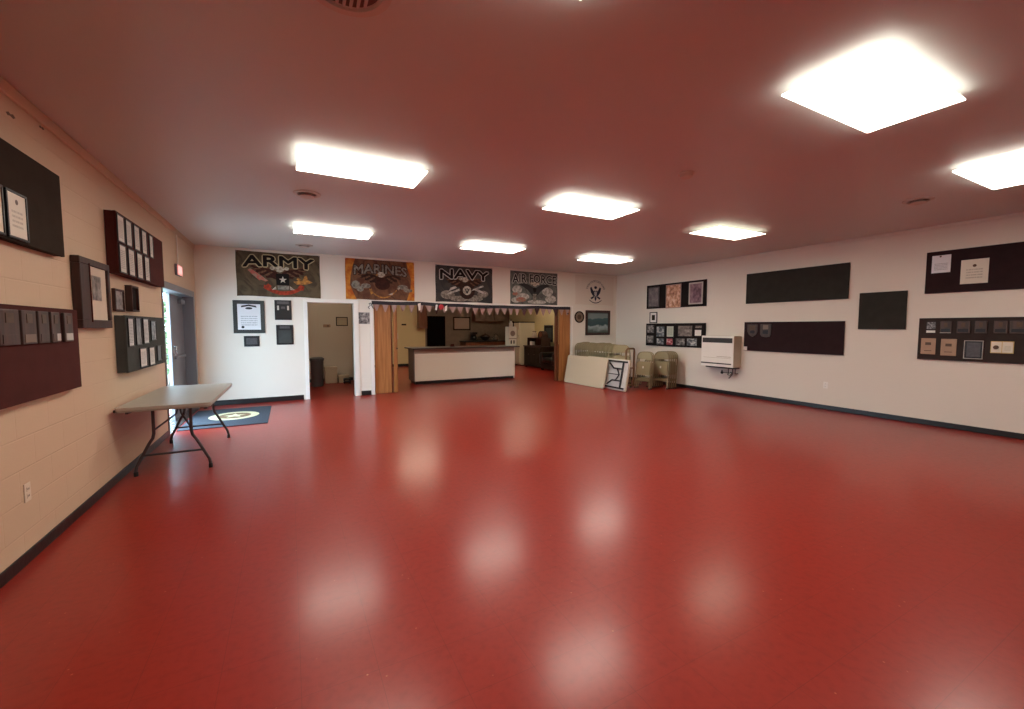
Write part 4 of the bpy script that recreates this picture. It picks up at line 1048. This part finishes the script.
for e in (-1, 1):
    y = e*(TL/2-.18)+.10
    for s in (-1, 1):
        path = [(s*.155, y, .69), (s*.155, y, .42), (s*.165, y, .37), (s*.195, y, .32), (s*.30, y+e*.01, .10), (s*.31, y+e*.01, .05), (s*.31, y+e*.01, .02)]
        lg = obj('leg', MB().tube(path, .0145, 10), m_leg, t, smooth=True)
        obj('rubber_foot', MB().lathe([(.019, .001), (.019, .04), (.015, .045)], (s*.31, y+e*.01, 0), 12), m_black, lg, smooth=True)
    obj('cross_bar', MB().tube([(-.25, y, .20), (.25, y, .20)], .011), m_leg, t, smooth=True)
    obj('top_bar', MB().tube([(-.31, y, .68), (.31, y, .68)], .013), m_leg, t, smooth=True)
    obj('brace', MB().tube([(-.155, y, .45), (-.02, y-e*.28, .56), (0, y-e*.30, .68)], .009).tube([(.155, y, .45), (.02, y-e*.28, .56), (0, y-e*.30, .68)], .009), m_leg, t, smooth=True)
obj('corner_cap', MB().box(-TW/2-.004, -TW/2+.012, -TL/2-.004, -TL/2+.015, .70, .725, .003), m_black, t)

# ------------------------------------------------------------------ folding tables leaning in the corner
def lean_table(name, label, foot, yaw, lean, mat, legs, L=1.72, W=.745):
    """table on its long edge, top surface facing local -Y, tipped back onto what is behind"""
    t = thing(name, label, 'table', foot, 0, None, rot=(-lean, 0, yaw))
    def rr(w, h, r): return [(x, z+h/2) for x, z in round_rect(w, h, r)]
    if not legs:
        obj('tabletop', MB().prism(rr(L, W, .05), 0, .03), mat, t)
        obj('rim', MB().prism([(x*.985, W/2+(z-W/2)*.96) for x, z in rr(L, W, .05)], .03, .05), m_table_rim, t)
        for s in (-1, 1): obj('leg', MB().tube([(s*.7, .062, .14), (s*.7, .062, .6), (s*.2, .062, .6)], .012), m_blackleg, t, smooth=True)
    else:
        obj('tabletop', MB().prism(rr(L, W, .05), .02, .05), mat, t)
        obj('underside', MB().prism([(x*.985, W/2+(z-W/2)*.96) for x, z in rr(L, W, .05)], .0, .02), m_table_white, t)
        f = MB()
        for z in (.06, W-.06): f.box(-L/2+.03, L/2-.05, -.022, 0, z-.02, z+.02)
        obj('side_rail', f, m_blackleg, t)
        for e in (-1, 1):
            x0 = e*(L/2-.16)
            obj('leg', MB().tube([(x0, -.03, .06), (x0, -.03, W-.06)], .02).tube([(x0, -.03, .23), (x0-e*.30, -.03, .23), (x0-e*.46, -.03, .12)], .018).tube([(x0, -.03, W-.23), (x0-e*.30, -.03, W-.23), (x0-e*.46, -.03, W-.12)], .018), m_blackleg, t, smooth=True)
            obj('brace', MB().tube([(x0-e*.18, -.032, .23), (x0-e*.08, -.032, W/2), (x0-e*.18, -.032, W-.23)], .015).tube([(x0-e*.08, -.032, W/2), (x0-e*.46, -.032, W/2)], .010), m_blackleg, t, smooth=True)
    return t
lean_table('folding_table', 'ivory folding table leaning on its long edge before the stored chairs', (6.655, 8.73, .012), -PI/2+math.radians(1.8), math.radians(11), m_table_ivory, False, 1.58)
lean_table('folding_table', 'folding table leaning with its white underside and black folded legs showing', (6.81, 8.13, .012), -PI/2-math.radians(.6), math.radians(11), m_table_ivory, True, 1.60)

# ------------------------------------------------------------------ folded chairs
def make_chair(label):
    """folded steel chair, front facing local -Y, feet at z 0, 0.46 wide, 0.97 high, about 6 cm thick"""
    t = thing('folding_chair', label, 'chair')
    hw = .215
    def arch(y, top, bot, w, r=.13, flare=.0):
        p = [(-w-flare, y, bot), (-w, y, top-r)]
        p += [(-w+r-r*math.cos(a), y, top-r+r*math.sin(a)) for a in (PI/8, PI/4, 3*PI/8, PI/2)]
        p += [(w-r+r*math.sin(a), y, top-r+r*math.cos(a)) for a in (0, PI/8, PI/4, 3*PI/8)]
        p += [(w, y, top-r), (w+flare, y, bot)]
        return p
    fr = MB().tube(arch(.0, .955, .02, hw), .0125, 8)
    obj('frame', fr, m_chair, t, smooth=True)
    b = [(-.20, .77), (.20, .77), (.20, .82)]+[(.07+.13*math.cos(a), .815+.13*math.sin(a)) for a in (PI/8, PI/4, 3*PI/8, PI/2)]+[(-.07-.13*math.sin(a), .815+.13*math.cos(a)) for a in (0, PI/8, PI/4, 3*PI/8)]+[(-.20, .82)]
    obj('backrest', MB().prism(b, -.008, .004), m_chair_pan, t)
    s = [(-.19, .36), (.19, .36), (.195, .42), (.195, .66), (.17, .70), (-.17, .70), (-.195, .66), (-.195, .42)]
    obj('seat', MB().prism(s, -.026, -.014), m_chair_pan, t)
    rl = MB().tube([(-.185, .022, .02), (-.185, .022, .60), (.185, .022, .60), (.185, .022, .02)], .011)
    obj('rear_leg', rl, m_chair, t, smooth=True)
    cb = MB().box(-.20, .20, -.006, .006, .20, .25, .003)
    obj('cross_bar', cb, m_chair, t)
    ft = MB()
    for x in (-hw, hw): ft.lathe([(.016, .0), (.016, .03)], (x, 0, 0), 10)
    for x in (-.185, .185): ft.lathe([(.014, .0), (.014, .03)], (x, .022, 0), 10)
    obj('foot_cap', ft, m_black, t)
    return t
proto = make_chair('x')
used = [False]
def chair(loc, face, lean, label, group=None, tall=1.0):
    """face = direction the front looks at (angle of local -Y)"""
    if not used[0]: c = proto; used[0] = True
    else: c = copy_tree(proto0)
    c.location = loc; c.rotation_euler = (-lean, 0, face)
    c.scale = (1, 1, tall)
    c['label'] = label
    if group: c['group'] = group
    return c
proto0 = proto
# row stored on the cart behind the leaning tables, seen edge on
rowlab = 'beige folding chair in the long row on the cart behind the leaning tables'
chair((7.27, 7.93, .10), math.radians(-22), math.radians(6), 'beige folding chair at the near end of the cart row, turned toward the room')
for i in range(15):
    chair((7.27+R.uniform(-.012, .012), 8.11+i*.1, .10+R.uniform(0, .04)), math.radians(R.uniform(-4, 4)), math.radians(6), rowlab, 'folding chairs on the cart')
def stack(x, y, face, n, pitch, lean, front_label, rest_label, group, z=0.0, sticker=True):
    d = Vector((-math.sin(face), math.cos(face)))
    for k in range(n):
        c = chair((x+d.x*pitch*k, y+d.y*pitch*k, z), face, lean, front_label if k == 0 else rest_label, None if k == 0 else group, .94)
        if k == 0 and sticker:
            s = obj('sticker', MB().box(-.022, .022, -.0285, -.0265, .53, .59), m_sticker, c)
            s['label'] = 'white sticker'
stack(7.585, 7.585, -math.radians(82), 2, .075, math.radians(7), 'beige folded chair with a white sticker, next to the cart frame', 'beige folded chair behind the stickered one next to the cart frame', 'folding chairs stacked next to the cart')
stack(8.02, 7.42, -math.radians(86), 5, .078, math.radians(4), 'beige folded chair with a white sticker, nearest the heater', 'beige folded chair behind the stickered one nearest the heater', 'folding chairs stacked against the right wall')
stack(7.92, 7.97, -math.radians(88), 3, .085, math.radians(33), 'beige folded chair slanting low against the right wall between the two stickered chairs', 'beige folded chair behind the low slanting one', 'folding chairs slanting between the stacks', 0.0, False)
# chair cart
t = thing('chair_cart', 'brown steel chair cart whose end frame stands beside the stickered chairs', 'cart', (7.27, 8.72, 0))
mb = MB().box(-.26, -.22, -.95, .95, .06, .095, .004).box(.22, .26, -.95, .95, .06, .095, .004)
for k in range(5): mb.box(-.22, .22, -.93+k*.45, -.89+k*.45, .065, .09)
obj('base_frame', mb, m_cart, t)
obj('handle_frame', MB().tube([(-.05, -.95, .095), (-.05, -.97, .93), (-.03, -.975, .965), (.0, -.98, .98), (.165, -.98, .98), (.20, -.975, .965), (.215, -.97, .93), (.215, -.95, .095)], .024, 10).tube([(-.05, -.965, .5), (.215, -.965, .5)], .014), m_cart, t, smooth=True)
for x in (-.22, .22):
    for y in (-.85, .85):
        wv = obj('caster', MB().lathe([(.03, -.012), (.03, .012)], (x, y, .031), 16, 'X'), m_black, t)
        obj('fork', MB().box(x-.02, x-.014, y-.012, y+.012, .03, .065).box(x+.014, x+.02, y-.012, y+.012, .03, .065), m_cart, wv)

# scuff marks on the left wall near the ceiling
for a, z, s, lab in ((3.92, 2.838, 1.0, 'dark chipped paint mark high on the left wall near the corner of the photo'), (4.31, 2.918, .7, 'smaller dark chipped mark high on the left wall')):
    pts = [(-.05*s, 0), (-.02*s, .014*s), (.0, .006*s), (.03*s, .018*s), (.055*s, .004*s), (.03*s, -.01*s), (0, -.004*s), (-.03*s, -.012*s)]
    o = obj('paint_chip', MB().prism(pts, -.0015, -.0003), m_bronze, None, (XL, a, z), PI/2)
    tag(o, lab, 'paint mark')

# ------------------------------------------------------------------ daylight
wd = bpy.data.worlds.new('sky'); SC.world = wd; wd.use_nodes = True
bg = wd.node_tree.nodes['Background']; bg.inputs[0].default_value = (.52, .78, 1.0, 1); bg.inputs[1].default_value = 24.0
pl = bpy.data.lights.new('door_portal', 'AREA'); pl.shape = 'RECTANGLE'; pl.size = 1.95; pl.size_y = 2.05; pl.energy = 1
po = bpy.data.objects.new('door_portal', pl); COL.objects.link(po)
po.location = (XL-.29, (D0+D1)/2, 1.03); po.rotation_euler = (0, -PI/2, 0)
po.rotation_euler = Vector((1, 0, 0)).to_track_quat('-Z', 'Z').to_euler()
try: pl.cycles.is_portal = True
except Exception: pass

# ------------------------------------------------------------------ camera
YAW, PITCH, FPX = .48523, -.06446, 421.93
cam = bpy.data.cameras.new('camera'); co = bpy.data.objects.new('camera', cam); COL.objects.link(co)
cam.sensor_fit = 'HORIZONTAL'; cam.sensor_width = 36; cam.lens = 36*FPX/1024; cam.clip_start = .05; cam.clip_end = 200
fw = Vector((math.sin(YAW)*math.cos(PITCH), math.cos(YAW)*math.cos(PITCH), math.sin(PITCH)))
rt = Vector((math.cos(YAW), -math.sin(YAW), 0)); up = rt.cross(fw)
mw = Matrix((( rt.x, up.x, -fw.x, 0), (rt.y, up.y, -fw.y, 0), (rt.z, up.z, -fw.z, 1.5), (0, 0, 0, 1)))
co.matrix_world = mw
SC.camera = co

vs_ = SC.view_settings
vs_.view_transform = 'Standard'; vs_.look = 'None'; vs_.gamma = 1; vs_.use_curve_mapping = False; vs_.exposure = EXPOSURE
cy = SC.cycles
cy.max_bounces = 10; cy.diffuse_bounces = 6; cy.glossy_bounces = 4; cy.sample_clamp_indirect = 8; cy.caustics_reflective = False; cy.caustics_refractive = False
cy.use_denoising = True
cy.denoising_input_passes = 'RGB_ALBEDO_NORMAL'
